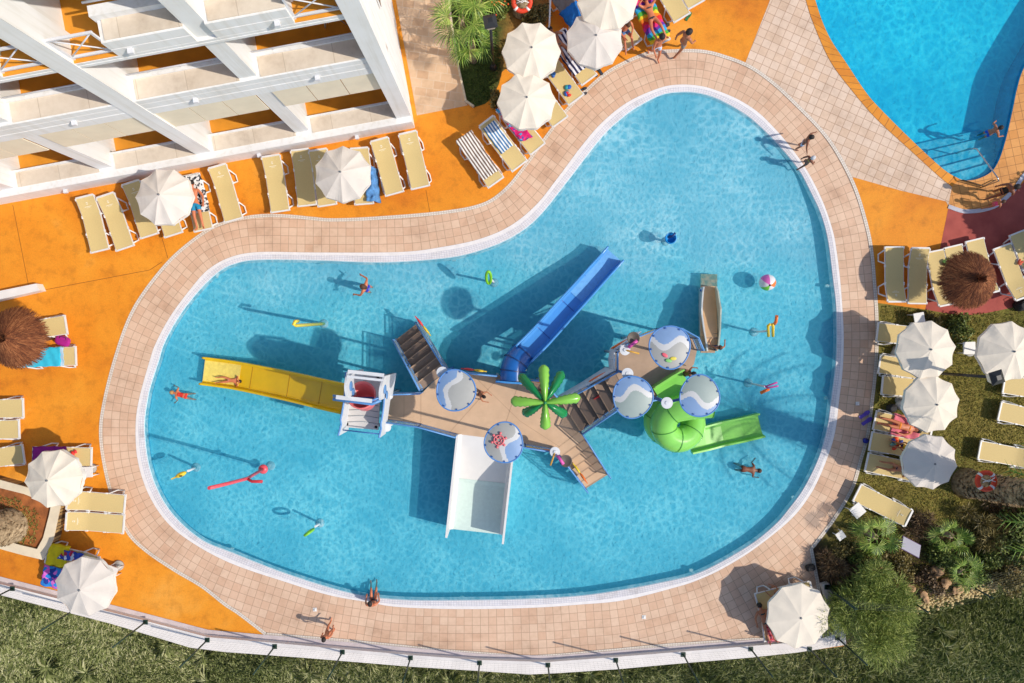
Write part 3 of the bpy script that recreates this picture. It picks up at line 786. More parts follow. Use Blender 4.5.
# towels
def towel(k, x0, x1, material, lab, w=.66, dy=0, skew=0, crumple=.012, name='towel', group=None, yc=0, mat2=None):
    lo = LM[k]; m = L(); n = 22; q = 12
    for i in range(n+1):
        x = x0+(x1-x0)*i/n
        for j in range(q+1):
            y = yc-w/2+w*j/q
            zz = lounger_z(x)+.03+crumple*(math.sin(x*19+y*7)+math.sin(y*23+x*11)*.7+math.sin(x*41+y*31)*.4+1.8)
            if abs(y) > .36: zz -= (abs(y)-.36)*2.0
            m.v.append(Vector((x+skew*y+.01*math.sin(y*30), y+.012*math.sin(x*17), zz)))
    for i in range(n):
        for j in range(q):
            a = i*(q+1)+j; m.face((a, a+q+1, a+q+2, a+1), True)
    o = m.build(name, material); o.location = lo.location; o.rotation_euler = lo.rotation_euler
    sd = o.modifiers.new('thick', 'SOLIDIFY'); sd.thickness = .012
    return tag(o, lab, 'towel', group)
towel('b1', -.66, .97, striped('brown_stripes', c(112,90,78), c(232,226,218), 9.5, 1), 'brown and white striped towel spread over a whole lounger', .66)
towel('b2', -.25, .80, striped('blue_stripes', c(64,118,168), c(226,230,232), 9.5, 1), 'blue and white striped towel on the upper half of a lounger', .5)
towel('b6', -.55, .9, striped('navy_stripes', c(36,36,74), c(228,226,232), 6.5, 1), 'navy and white wide striped towel between the umbrellas', .72)
PINKP = patterned('pink_flowers', [c(206,24,108), c(206,24,108), c(70,150,200), c(206,24,108), c(60,70,150), c(228,60,120)], 13)
towel('b3', -.5, .88, PINKP, 'pink towel with blue flowers lying below the umbrellas', .42, yc=.1, skew=.3, crumple=.03)
towel('a5', -.35, .95, patterned('bw_leaves', [c(40,40,44), c(226,224,222), c(226,224,222), c(90,90,94), c(226,224,222)], 15), 'black and white leaf patterned towel under the lying man', .74)
towel('a10', -.9, .3, mat('denim_blue', c(84,136,190), .9, .3, 9), 'crumpled light blue towel hanging off a lounger by the hotel', .42, yc=-.32, crumple=.04)
def rainbow():
    t = NT('rainbow'); v = t.coord(); sp = t.add('ShaderNodeSeparateXYZ'); t.link(v, sp.inputs[0])
    f = t.math('FRACT', t.math('ADD', t.math('MULTIPLY', sp.outputs[0], 1.15), t.math('MULTIPLY', t.noise(v, 3, 3), .5)))
    cs = [c(226,50,40), c(240,130,30), c(236,200,40), c(80,170,60), c(40,160,210), c(110,50,160), c(220,40,120)]
    t.link(t.ramp(f, [(i/7, q) for i, q in enumerate(cs)], 'CONSTANT'), t.b.inputs['Base Color']); t.b.inputs['Roughness'].default_value = .9
    return t.m
towel('b9', -.85, .97, rainbow(), 'rainbow coloured towel under the sunbathing woman', .76)
towel('b7', .1, .75, mat('grey_towel', c(120,110,106), .95, .1, 9), 'grey towel folded over the blue one above the umbrellas', .7)
towel('b7', -.55, .12, mat('blue_towel', c(24,104,180), .95, .12, 9), 'deep blue towel with a red corner above the umbrellas', .78)
TURQ = striped('turquoise', c(52,186,214), c(190,220,232), .9, 0, 1.0)
towel('c2', -.45, .8, mat('turquoise_towel', c(52,186,214), .95, .07, 5), 'turquoise towel with a pale border half under the straw parasol', .66)
towel('c2', -.56, -.45, mat('pale_border', c(176,206,226), .95, .1, 30), 'pale blue rolled border cloth at the end of the turquoise towel', .66, name='cloth')
towel('c6', -.1, .95, mat('purple_towel', c(140,28,124), .95, .12, 6), 'plain purple towel on the lounger above the left umbrella', .7)
towel('c9', -.9, -.2, mat('yellow_towel', c(216,196,20), .95, .1, 6), 'mustard yellow towel beside the stone planter', .8)
towel('c9', -.5, .2, patterned('superblue', [c(44,74,170), c(44,74,170), c(170,40,70), c(220,224,236)], 9), 'blue towel with dark red figures lying across the yellow one', .34, skew=.5, yc=.12, crumple=.03)
towel('c10', -.98, -.1, patterned('pinkblue', [c(214,90,190), c(40,130,210), c(40,130,210), c(214,110,200), c(30,60,150)], 8), 'pink towel with a blue pattern at the bottom left umbrella', .72)
towel('e4', -.35, .6, mat('pink_towel', c(226,120,136), .95, .1, 6), 'salmon pink towel on the lawn lounger', .76)
towel('f2', -.85, .1, striped('red_stripes', c(196,60,76), c(222,120,130), 7, 1, .35), 'red towel with pale lines at the corner umbrella', .78)
towel('b8', -.35, .1, patterned('light_stripes', [c(90,150,200), c(224,224,224), c(90,150,200)], 10), 'light blue patterned towel under the half hidden sitter', .5)

# ------------------------------------------------------------------ umbrellas
CANV = mat('cream_canvas', c(226,216,206), .9, .03, 1.6, .08)
CANV2 = mat('greyed_canvas', c(216,206,196), .9, .06, 1.1, .12); CANV3 = mat('warm_canvas', c(230,218,200), .9, .04, 2.2, .1)
def make_umbrella(nr=10, sd_=1, ragged=.03):
    rw = random.Random(sd_); ph1, ph2 = rw.uniform(0,6), rw.uniform(0,6)
    r = empty('parasol', (0,0,0), 'x', 'umbrella'); RR = .95
    m = L(); ang = [2*math.pi*i/(nr*6) for i in range(nr*6)]
    rings = 7
    for q in range(rings+1):
        f = q/rings
        for i, a in enumerate(ang):
            ph = (i % 6)/6; sag = math.sin(ph*math.pi)
            rad = RR*f*(1-.075*sag*f*f); z = 2.52-.36*(f**1.12)-.04*sag*f*(1-.2*f)*(1+.5*math.sin(a*3+ph1))+.012*f*math.sin(a*7+ph2+f*9)
            m.v.append(Vector((rad*math.cos(a), rad*math.sin(a), z)))
    nn = len(ang)
    for q in range(rings):
        for i in range(nn):
            a = q*nn+i; b = q*nn+(i+1) % nn
            if q == 0: m.face((a, a+nn, b+nn), False)
            else: m.face((a, a+nn, b+nn, b), False)
    cn = m.build('canopy', CANV, r)
    m = L()
    for i, a in enumerate(ang):
        ph = (i % 6)/6; sag = math.sin(ph*math.pi); rad = RR*(1-.075*sag)
        p = Vector((rad*math.cos(a), rad*math.sin(a), 2.16-.04*sag))
        m.v += [p, p+Vector((.01*math.cos(a), .01*math.sin(a), -.09-ragged*abs(math.sin(a*17+ph1))-ragged*.8*max(0, math.sin(a*5+ph2)))) ]
    for i in range(nn):
        a = 2*i; b = 2*((i+1) % nn); m.face((a, a+1, b+1, b), True)
    m.build('valance', CANV, cn)
    m = L(); m.lathe((0,0,2.5), [(0.0,.06),(.03,.05),(.035,.0),(.03,-.03)], 10); m.build('finial', mat('grey_cap', c(110,112,116), .5, .05), r)
    m = L(); m.tube([(0,0,.05), (0,0,2.48)], .024, 8); m.build('pole', mat('pole_white', c(214,210,204), .5, .05), r)
    for i in range(nr):
        a = 2*math.pi*i/nr; m = L(); m.tube([(0,0,2.44), (.93*math.cos(a), .93*math.sin(a), 2.13)], .008, 4, cap=False); m.build('rib', _mats['pole_white'], r)
    m = L(); m.lathe((0,0,0), [(.18,0),(.18,.06),(.16,.08),(.05,.09),(.05,.2)], 20); m.build('base', mat('concrete_base', c(170,166,160), .9, .15, 6), r)
    return r
UL = [(166,199,1,'umbrella left of the man in blue shorts by the hotel wall'),
 (341.5,174.5,.97,'umbrella in front of the right half of the hotel wall'),
 (531,48.5,1,'upper of the two overlapping umbrellas beside the planting bed'),
 (525.5,103,1,'lower of the two overlapping umbrellas beside the planting bed'),
 (594,38.5,.98,'umbrella partly beneath another right of the striped navy towel'),
 (609.5,2,1.02,'umbrella cut by the top edge, overlapping the one below it'),
 (53,480,1,'umbrella whose rim covers the corner of the stone planter'),
 (82.5,586,1.02,'umbrella next to the bottom left wall and fence'),
 (928,351,1.0,'topmost of three umbrellas in a column on the lawn'),
 (931,404.5,.98,'middle of three umbrellas in a column on the lawn'),
 (930,459.5,.95,'lowest of three umbrellas in a column on the lawn'),
 (1009,352,1.03,'rightmost umbrella, on the lawn and cut by the right edge'),
 (797.5,617,1.13,'large umbrella over the pool corner by the white wall')]
up = make_umbrella(); up2 = make_umbrella(10, 9, .06)
for i, (px, py, s, lab) in enumerate(UL):
    o = up if i == 0 else (up2 if i == 2 else copy_tree(up2 if i in (3,4,5,6,9,12) else up))
    for ch in o.children:
        if ch.name.startswith('canopy') and i % 3:
            ch.material_slots[0].link = 'OBJECT'; ch.material_slots[0].material = (CANV2, CANV3)[i % 3-1]
    zs = {8:.82, 9:.82, 10:.82, 11:.88, 12:.56}.get(i, .93); q = P(px, py, 2.2*zs); z0 = .01
    if i == 5: z0 = .25
    if i == 4: z0 = -.0
    o.location = (q.x, q.y, z0); o.scale = (s*(1 if zs > .9 else 1.015), s*(1 if zs > .9 else 1.015), zs); o.rotation_euler = (R((i*37) % 5-2), R((i*53) % 5-2), R(13*i+5*(i % 3)))
    tag(o, 'cream '+lab, 'umbrella', 'cream canvas umbrellas')
# straw parasols
def make_straw():
    r = empty('straw_parasol', (0,0,0), 'x', 'straw parasol'); rnd = random.Random(3)
    ST = leaf_mat('dry_straw', [c(62,28,12), c(98,50,24), c(132,74,40), c(172,112,68)], .9, 2)
    m = L()
    m.lathe((0,0,0), [(.05,2.62),(.5,2.42),(1.02,2.02),(.98,1.95)], 30, smooth=True)
    for k in range(5200):
        a = rnd.uniform(0, 2*math.pi); r0 = rnd.uniform(.02, .98)**.8; ln = rnd.uniform(.2, .42); r1 = min(r0+ln, rnd.uniform(1.05,1.17)); 
        zf = lambda q: 2.66-.28*q-.34*q*q
        tt = a+rnd.gauss(0, .05); wd = rnd.uniform(.004, .010)
        z0 = zf(r0)+rnd.uniform(0, .03); z1 = zf(r1)+rnd.uniform(.0, .045)
        p0 = Vector((r0*math.cos(a), r0*math.sin(a), z0)); p1 = Vector((r1*math.cos(tt), r1*math.sin(tt), z1))
        s_ = Vector((-math.sin(a), math.cos(a), 0))*wd
        m.quad(p0-s_, p1-s_*.6, p1+s_*.6, p0+s_)
    m.build('thatch', ST, r)
    m = L()
    for k in range(420):
        a = rnd.uniform(0, 2*math.pi); r0 = .0; r1 = rnd.uniform(.1,.2); z1 = rnd.uniform(2.66, 2.86)
        p0 = Vector((.03*math.cos(a), .03*math.sin(a), 2.6)); p1 = Vector((r1*math.cos(a), r1*math.sin(a), z1))
        s_ = Vector((-math.sin(a), math.cos(a), 0))*.006; m.quad(p0-s_, p1-s_, p1+s_, p0+s_)
    m.tube([(.13*math.cos(t_*.3), .13*math.sin(t_*.3), 2.66) for t_ in range(21)], .015, 5, closed=True)
    m.build('crest', ST, r)
    m = L(); m.tube([(0,0,0), (0,0,2.6)], .06, 8); m.build('pole', mat('wood_pole', c(110,80,50), .9, .2, 6), r)
    return r
st = make_straw(); q = P(12, 338, 2.1); st.location = (q.x, q.y, 0)
st.scale = (.9, .9, .95)
tag(st, 'round straw parasol at the left edge over a turquoise towel', 'straw parasol', 'straw parasols')
s2 = copy_tree(st); q = P(977, 279, 2.2); s2.location = (q.x, q.y, .05); s2.rotation_euler = (0, 0, 1.1); s2.scale = (.86,.86,.86)
tag(s2, 'round straw parasol between the loungers on the red pavement', 'straw parasol', 'straw parasols')

# ------------------------------------------------------------------ fence posts and netting
FG = mat('dark_green_paint', c(34,58,44), .5, .1, 6)
posts = [(-52,565),(12.6,588.5),(79,607),(145.6,622),(207.4,640),(274.8,646.5),(342.5,652),(410.6,657.8),(479.6,662.8),(548,665),(615.8,660.2),(683.3,654.5),(750.8,649),(809.6,649),(837.5,638),(826.7,587)]
gz = .22
pg = [P(a, b, gz) for a, b in posts]
gp = [P(894,590,-.2), P(953.5,577,-.2), P(1010,556,-.2), P(1062,528,-.2)]
def fence(pts, lab, h=1.95, zb=None):
    r = empty('mesh_fence', pts[0], lab, 'fence', 'green mesh fences round the pool grounds')
    for p in pts:
        m = MB(); m.tube([p, p+Vector((0,0,h))], .028, 8); m.box(p+Vector((0,0,.01)), (.16,.16,.02)); m.lathe(p+Vector((0,0,h)), [(.034,0),(.034,.02),(0,.035)], 8)
        m.build('post', FG, r)
    m = MB(); WR = .0013
    for a, b in zip(pts, pts[1:]):
        d = b-a; ln = Vector((d.x,d.y,0)).length; nv = int(ln/.13); nh = int(h/.13)
        s_ = Vector((-d.y, d.x, 0)).normalized()*WR; t_ = d.normalized()*WR
        for k in range(nv+1):
            p = a+d*k/nv; m.quad(p-t_, p+t_, p+t_+Vector((0,0,h)), p-t_+Vector((0,0,h)))
        for k in range(nh+1):
            z = Vector((0,0,h*k/nh+.02)); m.quad(a+z-s_, b+z-s_, b+z+s_, a+z+s_)
    m.build('wire_netting', FG, r)
fence(pg, 'green post and wire fence standing on the low white wall along the bottom')
fence([pg[-1]+Vector((.05,.0,0))]+gp, 'green post and wire fence at the lower right edge of the garden', 1.95)

# ------------------------------------------------------------------ lamps
def lamp(px, py, h, lab, basepx=None):
    q = P(px, py, h); r = empty('garden_lamp', (q.x, q.y, 0), lab, 'lamp post', 'black square lamp posts')
    BK = mat('black_metal', c(34,34,36), .45, .1, 5)
    m = L(); m.tube([(0,0,0), (0,0,h)], .05, 10); m.lathe((0,0,0), [(.13,0),(.13,.05),(.07,.3),(.05,.32)], 12); m.build('pole', BK, r)
    m = L(); k = .17
    m.prism([(-k*.5,-k*.5),(k*.5,-k*.5),(k*.5,k*.5),(-k*.5,k*.5)], h-.02, h+.02); m.build('bracket', BK, r)
    m = L(); m.v = [Vector((x*a, y*a, z)) for (a, z) in ((.11, h), (.17, h+.28)) for x, y in ((-1,-1),(1,-1),(1,1),(-1,1))]
    for i in range(4): m.face((i, (i+1) % 4, 4+(i+1) % 4, 4+i))
    m.build('lantern', mat('lamp_glass', c(206,200,190), .3, .05), r)
    m = L(); m.v = [Vector((x*a, y*a, z)) for (a, z) in ((.20, h+.28), (.20, h+.31), (.07, h+.40)) for x, y in ((-1,-1),(1,-1),(1,1),(-1,1))]
    for q_ in (0, 4):
        for i in range(4): m.face((q_+i, q_+(i+1) % 4, q_+4+(i+1) % 4, q_+4+i))
    m.face((8,9,10,11)); m.face((3,2,1,0)); m.build('cap', BK, r)
    return r
lamp(490.5, 26, 3.2, 'black square lamp post in the bed beside the fan palm').rotation_euler = (0,0,R(10))
lamp(990, 377, 3.1, 'black square lamp post on the lawn left of the rightmost umbrella').rotation_euler = (0,0,R(17))

# ------------------------------------------------------------------ small furniture and belongings
def table(px, py, rz, lab, sz=.36, h=.42):
    q = P(px, py, h); r = empty('side_table', (q.x, q.y, .01), lab, 'side table', 'small white side tables', rz)
    m = L(); m.box((0,0,h), (sz,sz,.03)); m.box((0,0,h-.03), (sz-.06,sz-.06,.04)); m.build('tabletop', RESIN, r)
    for a in (-1,1):
        for b in (-1,1):
            m = L(); m.tube([(a*sz*.42,b*sz*.42,0),(a*sz*.38,b*sz*.38,h-.04)], .018, 6); m.build('leg', RESIN, r)
    return r
table(87.5, 472, .05, 'small white table right of the purple towel lounger')
table(112, 571.5, R(-20), 'small white table beside the bottom left umbrella')
table(919, 318, R(10), 'small white table tucked above the topmost lawn umbrella')
table(969, 348, R(2), 'small white table between two lawn umbrellas', .42)
table(857.5, 510.5, R(40), 'small white table next to the askew lawn lounger', .42)
table(840.5, 535.5, R(35), 'low grey white square stool among the dark shrubs', .28, .25)
# low white wall end on the left
m = MB(); m.prism([P(a, b, .35) for a, b in ((-60,303),(36,283.5),(39.5,290.5),(-60,313))], .008, .35)
tag(m.build('low_wall', WALLM), 'short low white wall ending on the orange deck near the left edge', 'wall')
# stone planter bottom left
t = .42
m = MB(); o_ = [P(a, b, t) for a, b in ((-80,462),(-40,468),(0,480),(26,487),(62,499),(59,512),(53,540),(43,560),(22,555),(0,549),(-50,538),(-80,530))]
i_ = [P(a, b, t) for a, b in ((-70,474),(-40,479),(0,488),(24,494),(51,505),(49,515),(43,538),(37,549),(20,545),(4,540),(-48,528),(-70,522))]
n = len(o_)
cap = MB()
for k in range(n):
    a, b, d, e = o_[k], o_[(k+1) % n], i_[(k+1) % n], i_[k]
    cap.quad(a, b, d, e); z = Vector((0,0,1))
    g0 = lambda p: Vector((p.x, p.y, .008))
    m.quad(g0(a), g0(b), b-z*.04, a-z*.04); m.quad(e-z*.0, d, Vector((d.x,d.y,.2)), Vector((e.x,e.y,.2)))
    cap.quad(a, b, b-z*.041, a-z*.041)
r = empty('stone_planter', (o_[0].x, o_[0].y, 0), 'raised stone planter with a cream capping and a palm trunk at the left edge', 'planter')
STN = tile_mat('rough_stone', c(190,158,104), c(150,122,82), c(92,74,52), .21, .12, rot=.4, msize=.02, dirt=.3, offset=.5)
m.build('wall', STN, r); cap.build('capping', mat('cream_cap', c(224,208,180), .85, .08, 3, .2), r)
m = MB(); m.sheet([i_], .28); m.build('soil', mat('red_soil', c(150,88,46), .95, .35, 3, .7, col2=c(188,112,58)), r)
# signs and details
q = P(911, 547, .9); r = empty('information_board', (q.x, q.y, 0), 'tilted grey information board on a post among the garden shrubs', 'board', rz=R(-28))
m = L(); m.box((0,0,.9), (.66,.44,.03), M=Matrix.Rotation(R(-28), 4, 'X') ); m.build('panel', mat('grey_panel', c(176,172,182), .5, .06, 2), r)
m = L(); m.box((0,0,.882), (.70,.48,.02), M=Matrix.Rotation(R(-28), 4, 'X')); m.build('frame', mat('purple_frame', c(104,60,110), .5, .06), r)
m = L(); m.tube([(-.1,.0,0), (-.1,0,.88)], .03, 8); m.build('post', RESIN, r)
def lifebuoy(px, py, z, tilt, lab, rz=0):
    q = P(px, py, z); r = empty('lifebuoy', q, lab, 'lifebuoy', 'lifebuoys hanging on palm trunks', rz); r.rotation_euler = (tilt, 0, rz)
    m = L(); pts = [(.27*math.cos(2*math.pi*i/24), .27*math.sin(2*math.pi*i/24), 0) for i in range(24)]
    m.tube(pts, .075, 10, closed=True); rr = m.build('ring', mat('lifebuoy_red', c(214,62,28), .5, .06, 5), r)
    for k in range(4):
        a = math.pi/4+k*math.pi/2; m = L()
        m.tube([(.27*math.cos(a+d), .27*math.sin(a+d), 0) for d in (-.13, 0, .13)], .079, 10); m.build('band', RESIN, rr)
    m = L(); m.tube([(-.2,.1,.1),(0,.0,.12),(.2,.12,.1)], .015, 5); m.tube([(-.18,-.02,.11),(.02,.06,.13),(.22,.0,.1)], .015, 5); m.build('rope', RESIN, r)
lifebuoy(986, 481, 2.6, R(0), 'orange and white lifebuoy on the palm trunk at the right')
lifebuoy(522, 2, 2.1, R(35), 'orange lifebuoy on the palm trunk at the top edge')
def flipflops(px, py, col, lab, rz=0, z=.02, cat='sandals', name='flip_flops', s=1):
    q = P(px, py, z); r = empty(name, q, lab, cat, None, rz)
    for k in (-1, 1):
        m = L(); pr = [(-.13,0),(-.12,.04),(-.02,.035),(.07,.05),(.13,.03),(.14,0),(.12,-.03),(.06,-.045),(-.03,-.03),(-.12,-.035)]
        m.prism([(x*s+.03*k, (y+k*.075)*s) for x, y in pr], 0, .025)
        m.tube([(-.02*s+.03*k, (k*.075-.035)*s, .025), (.06*s+.03*k, k*.075*s, .06), (-.02*s+.03*k, (k*.075+.035)*s, .025)], .008, 5)
        m.build('sandal', mat(name+lab[:12], col, .6, .05), r)
flipflops(865.5, 418, c(108,84,190), 'pair of violet sandals on the shaded paving by the pink towel', .6, s=1.6)
flipflops(686.5, 14.5, c(40,120,70), 'pair of green sandals at the foot of the empty top lounger', 1.0, s=1.3)
flipflops(665, 29.5, c(60,60,60), 'pair of black and white sandals beside the sunbathing woman', .4, s=1.4)
flipflops(597, 72, c(50,54,64), 'dark sandals beside the lounger with the navy striped towel', 2.2, s=1.3)
flipflops(583, 92, c(40,40,60), 'dark sandals at the foot of the lounger with red and blue things', .4, s=1.1)
def bag(px, py, z, sz, col, lab, rz=0, cat='bag', name='beach_bag', pat=None):
    q = P(px, py, z); r = empty(name, q, lab, cat, None, rz); m = L(); w_, d_, h_ = sz
    rings = [(1,.0),(1.1,.25),(1.05,.6),(.85,.95),(.7,1.0)]; n = 14
    prof = []
    for (k, zz) in rings:
        for i in range(n):
            a = 2*math.pi*i/n; m.v.append(Vector((w_/2*k*math.copysign(abs(math.cos(a))**.6, math.cos(a)), d_/2*k*math.copysign(abs(math.sin(a))**.6, math.sin(a))*(1-.25*(zz > .9)), h_*zz)))
    for k in range(len(rings)-1):
        for i in range(n): m.face((k*n+i, k*n+(i+1) % n, (k+1)*n+(i+1) % n, (k+1)*n+i), True)
    m.face([i for i in reversed(range(n))]); m.face([(len(rings)-1)*n+i for i in range(n)])
    m.build('body', pat or mat(name+lab[:14], col, .8, .15, 8), r)
    m = L(); m.tube([(-w_*.25,d_*.2,h_*.95),(-w_*.2,d_*.45,h_*1.1),(w_*.2,d_*.45,h_*1.1),(w_*.25,d_*.2,h_*.95)], .012, 5); m.build('handle', mat('strap_dark', c(50,46,44), .8, .1), r)
bag(895, 352, .02, (.35,.25,.3), c(196,190,184), 'white and dark beach bag between the upper lawn loungers', 1)
bag(901, 404, .02, (.4,.3,.32), c(222,218,214), 'white beach bag left of the middle lawn umbrella', .6)
bag(890, 408, .02, (.28,.26,.25), c(44,44,48), 'black bag on the grass left of the white one', .2)
bag(809.5, 567, .02, (.3,.22,.2), c(42,42,44), 'small black bag on the paving by the dark shrubs', .2)
bag(1019, 305, .02, (.45,.35,.35), c(36,36,38), 'black bag at the right edge below the straw parasol', .5)
bag(63, 341, .3, (.5,.32,.06), c(168,20,128), 'folded magenta cloth between the two straw parasol loungers', -.3, 'cloth', 'folded_cloth')
bag(865, 440.5, .02, (.16,.16,.14), c(40,50,150), 'small dark blue toy bucket on the shaded paving', 0, 'toy', 'toy_bucket')
def heap(px, py, z, cols, lab, rad=.16, cat='clothes', name='beach_things', n=9, seed=1):
    q = P(px, py, z); rnd = random.Random(seed); r = empty(name, q, lab, cat); 
    for k, col in enumerate(cols):
        m = L()
        for j in range(max(1, n//len(cols))):
            a = rnd.uniform(0, 6.28); d = rnd.uniform(0, rad)
            m.ball((d*math.cos(a), d*math.sin(a), .03+rnd.uniform(0,.03)), rnd.uniform(.05,.1), rnd.uniform(.04,.09), rnd.uniform(.025,.05), 8, Matrix.Rotation(rnd.uniform(0,3), 3, 'Z'))
        m.build('piece', mat(name+lab[:8]+str(k), col, .7, .15, 12), r)
heap(568, 92, .36, [c(226,52,36), c(30,90,180), c(40,150,160), c(210,30,50)], 'heap of red and blue swim things on the lounger foot', .17, seed=4)
heap(553, 75, .36, [c(24,70,170), c(60,120,190)], 'small blue things on the lounger under the upper left umbrella', .08, n=4, seed=3)
heap(73, 453.5, .40, [c(236,30,110), c(30,130,210), c(226,50,40), c(230,60,60)], 'pink, blue and red swim toys on the purple towel lounger', .15, seed=6)
heap(895, 444, .38, [c(240,90,40), c(236,190,40), c(60,80,160), c(220,70,40), c(120,170,160)], 'orange, yellow and blue beach things on a lawn lounger', .22, n=14, seed=8)
heap(947, 262, .38, [c(110,170,80), c(140,190,100)], 'light green flippers on a lounger by the straw parasol', .13, n=5, seed=5)
heap(1019, 262, .38, [c(210,90,60)], 'orange things on the lounger at the right edge', .06, n=3, seed=2)
# white skimmer covers and pool inlets
dr = [(857.5,403.5),(315,609.5),(644,617),(1,1)]
for i, (a, b) in enumerate(dr[:3]):
    q = P(a, b, .01); m = L(); m.box((0,0,.004), (.13,.13,.012)); m.lathe((0,0,.01), [(.05,0),(.05,.004),(0,.005)], 10); o = m.build('drain_cover', RESIN); o.location = q
    tag(o, ['small white square cover in the shaded right paving','small white square cover in the paving above the walker at the bottom','small white square cover in the lower right paving'][i], 'cover', 'white covers let into the paving')
inl = [(154,478,'left end beside the yellow squirter'),(232,549,'lower left curve'),(341,589,'left of the seated bather'),(462,597.5,'bottom edge below the white slide'),(581,593,'bottom edge right of the white slide'),(691,570,'bottom right curve'),(216,277,'upper left curve'),(322,263,'upper edge above the bather in blue'),(454,260,'upper edge by the inner bend'),(827,286,'right edge level with the ball'),(826,398,'right edge in umbrella shade'),(793,497,'lower right curve')]
for a, b, tx in inl:
    q = P(a, b, -.12); m = L(); m.box((0,0,0), (.13,.09,.08)); m.tube([(0,-.05,0),(0,.06,.01)], .03, 8); o = m.build('pool_inlet', RESIN); o.location = q
    tag(o, 'small white water inlet under the pool rim, '+tx, 'inlet', 'white water inlets round the shallow pool')
# ------------------------------------------------------------------ play platform in the pool
ZM, ZR = 1.2, 2.1
DECKM = mat('tan_play_deck', c(206,172,140), .75, .09, 2.2, .3)
DSTEP = mat('tan_step', c(176,146,120), .75, .1, 2.5, .3)
BLUE = mat('sky_blue_paint', c(96,150,208), .4, .06, 4)
DBLUE = mat('deep_blue_paint', c(44,92,160), .4, .06, 4)
PLW = mat('pale_panel', c(214,216,220), .5, .05, 3)
SIDE = mat('grey_side', c(150,160,166), .6, .1, 3)
CLEAR = mat('clear_panel', c(190,206,216), .25, .05, 2, trans=.55)
YEL = mat('toy_yellow', c(232,196,48), .45, .06, 4); PNK = mat('toy_pink', c(222,84,170), .45, .05, 4)
REDP = mat('toy_red', c(222,58,58), .45, .06, 4); LIM = mat('toy_lime', c(132,204,50), .45, .08, 3); ORG = mat('toy_orange', c(232,112,36), .45, .06, 4)
c0 = P(490, 410, 0)
pf = empty('play_platform', (c0.x, c0.y, ZF), 'tan water play platform with stairs and blue railings standing in the shallow pool', 'play structure')
mainp = [P(a, b, ZM) for a, b in ((386,393),(423,392),(432,383),(448,370),(497,375),(523,378),(541,380),(560,400),(580,431),(556,449),(525,444),(514,441),(457,434),(421,424),(386,419))]
m = MB(); m.prism(mainp, ZM-.14, ZM); m.build('deck', DECKM, pf)
rightp = [P(a, b, ZR) for a, b in ((614,352),(622,345),(634,337),(655,329),(676,329),(692,338),(697,350),(694,364),(684,378),(656,397),(642,400),(628,398),(614,371))]
m = MB(); m.prism(rightp, ZR-.14, ZR); m.build('upper_deck', mat('shaded_tan_deck', c(172,144,120), .45, .16, 1.6, .3), pf)  # darker tan than the main deck: canopy shade put into the colour
m = MB()      # seams of the deck panels
for a, b in (((470,372),(520,421)),((500,376),(450,432)),((520,421),(560,447)),((404,393),(404,421)),((421,392),(421,424)),((520,379),(500,441))):
    A = P(*a, ZM+.003); B = P(*b, ZM+.003); m = MB(); m.beam(A, B, .012, .006); m.build('deck_seam', DSTEP, pf)
bs = mainp
for pl, z in ((mainp, ZM), (rightp, ZR)):
    for k in range(0, len(pl), 2):
        q = pl[k]*.97+Vector((sum(p.x for p in pl)/len(pl), sum(p.y for p in pl)/len(pl), 0))*.03
        m = MB(); m.tube([(q.x, q.y, ZF), (q.x, q.y, z-.1)], .05, 8); m.build('support_post', SIDE, pf)
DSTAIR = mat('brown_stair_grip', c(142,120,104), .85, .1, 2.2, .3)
# the upper stairs
def stairs(A0, B0, A1, B1, n, name, material=None):
    r = None
    m = MB()
    for i in range(n):
        t0 = i/n; t1 = (i+1)/n; z = A0.z+(A1.z-A0.z)*(i+1)/n
        q = [A0.lerp(A1, t0), B0.lerp(B1, t0), B0.lerp(B1, t1+.03/n), A0.lerp(A1, t1+.03/n)]
        m.prism(q, z-.10, z)
    o = m.build(name, material or DECKM, pf)
    m = MB()
    for i in range(n):
        t0 = i/n; z = A0.z+(A1.z-A0.z)*(i+1)/n
        a = A0.lerp(A1, t0+.02/n); b = B0.lerp(B1, t0+.02/n)
        m.beam((a.x,a.y,z+.004),(b.x,b.y,z+.004), .035, .008)
    m.build('nosing', DSTEP, o)
    m = MB()
    for e0, e1 in ((A0, A1), (B0, B1)):
        m.beam(Vector((e0.x,e0.y,e0.z-.05)), Vector((e1.x,e1.y,e1.z-.05)), .05, .26)
    m.build('stringer', SIDE, o)
def rail(pts, h=.85, panel=True, hs=None, n=2):
    m = MB(); pts = [Vector(p) for p in pts]
    up = Vector((0,0,h))
    m.tube([p+up for p in pts], .026, 6, smooth=True)
    m.tube([p+up*.82 for p in pts], .016, 6); m.tube([p+up*.12 for p in pts], .016, 6)
    for a, b in zip(pts, pts[1:]):
        k = max(1, int((b-a).length/.9))
        for i in range(k+1):
            p = a.lerp(b, i/k); m.tube([p-Vector((0,0,.1)), p+up], .024, 6)
        nb = int((b-a).length/.14)
        if not panel:
            for i in range(nb): p = a.lerp(b, (i+.5)/nb); m.tube([p+up*.12, p+up*.82], .009, 4)
    o = m.build('railing', BLUE, pf)
    if panel:
        m = MB()
        for a, b in zip(pts, pts[1:]):
            s_ = Vector((-(b-a).y, (b-a).x, 0)).normalized()*.008
            for q in (s_,):
                a0, b0 = a+up*.16, b+up*.16; a1, b1 = a+up*.78, b+up*.78
                m.quad(a0-s_, b0-s_, b1-s_, a1-s_); m.quad(a0+s_, a1+s_, b1+s_, b0+s_); m.quad(a1-s_, b1-s_, b1+s_, a1+s_)
        m.build('panel', CLEAR, o)
    return o
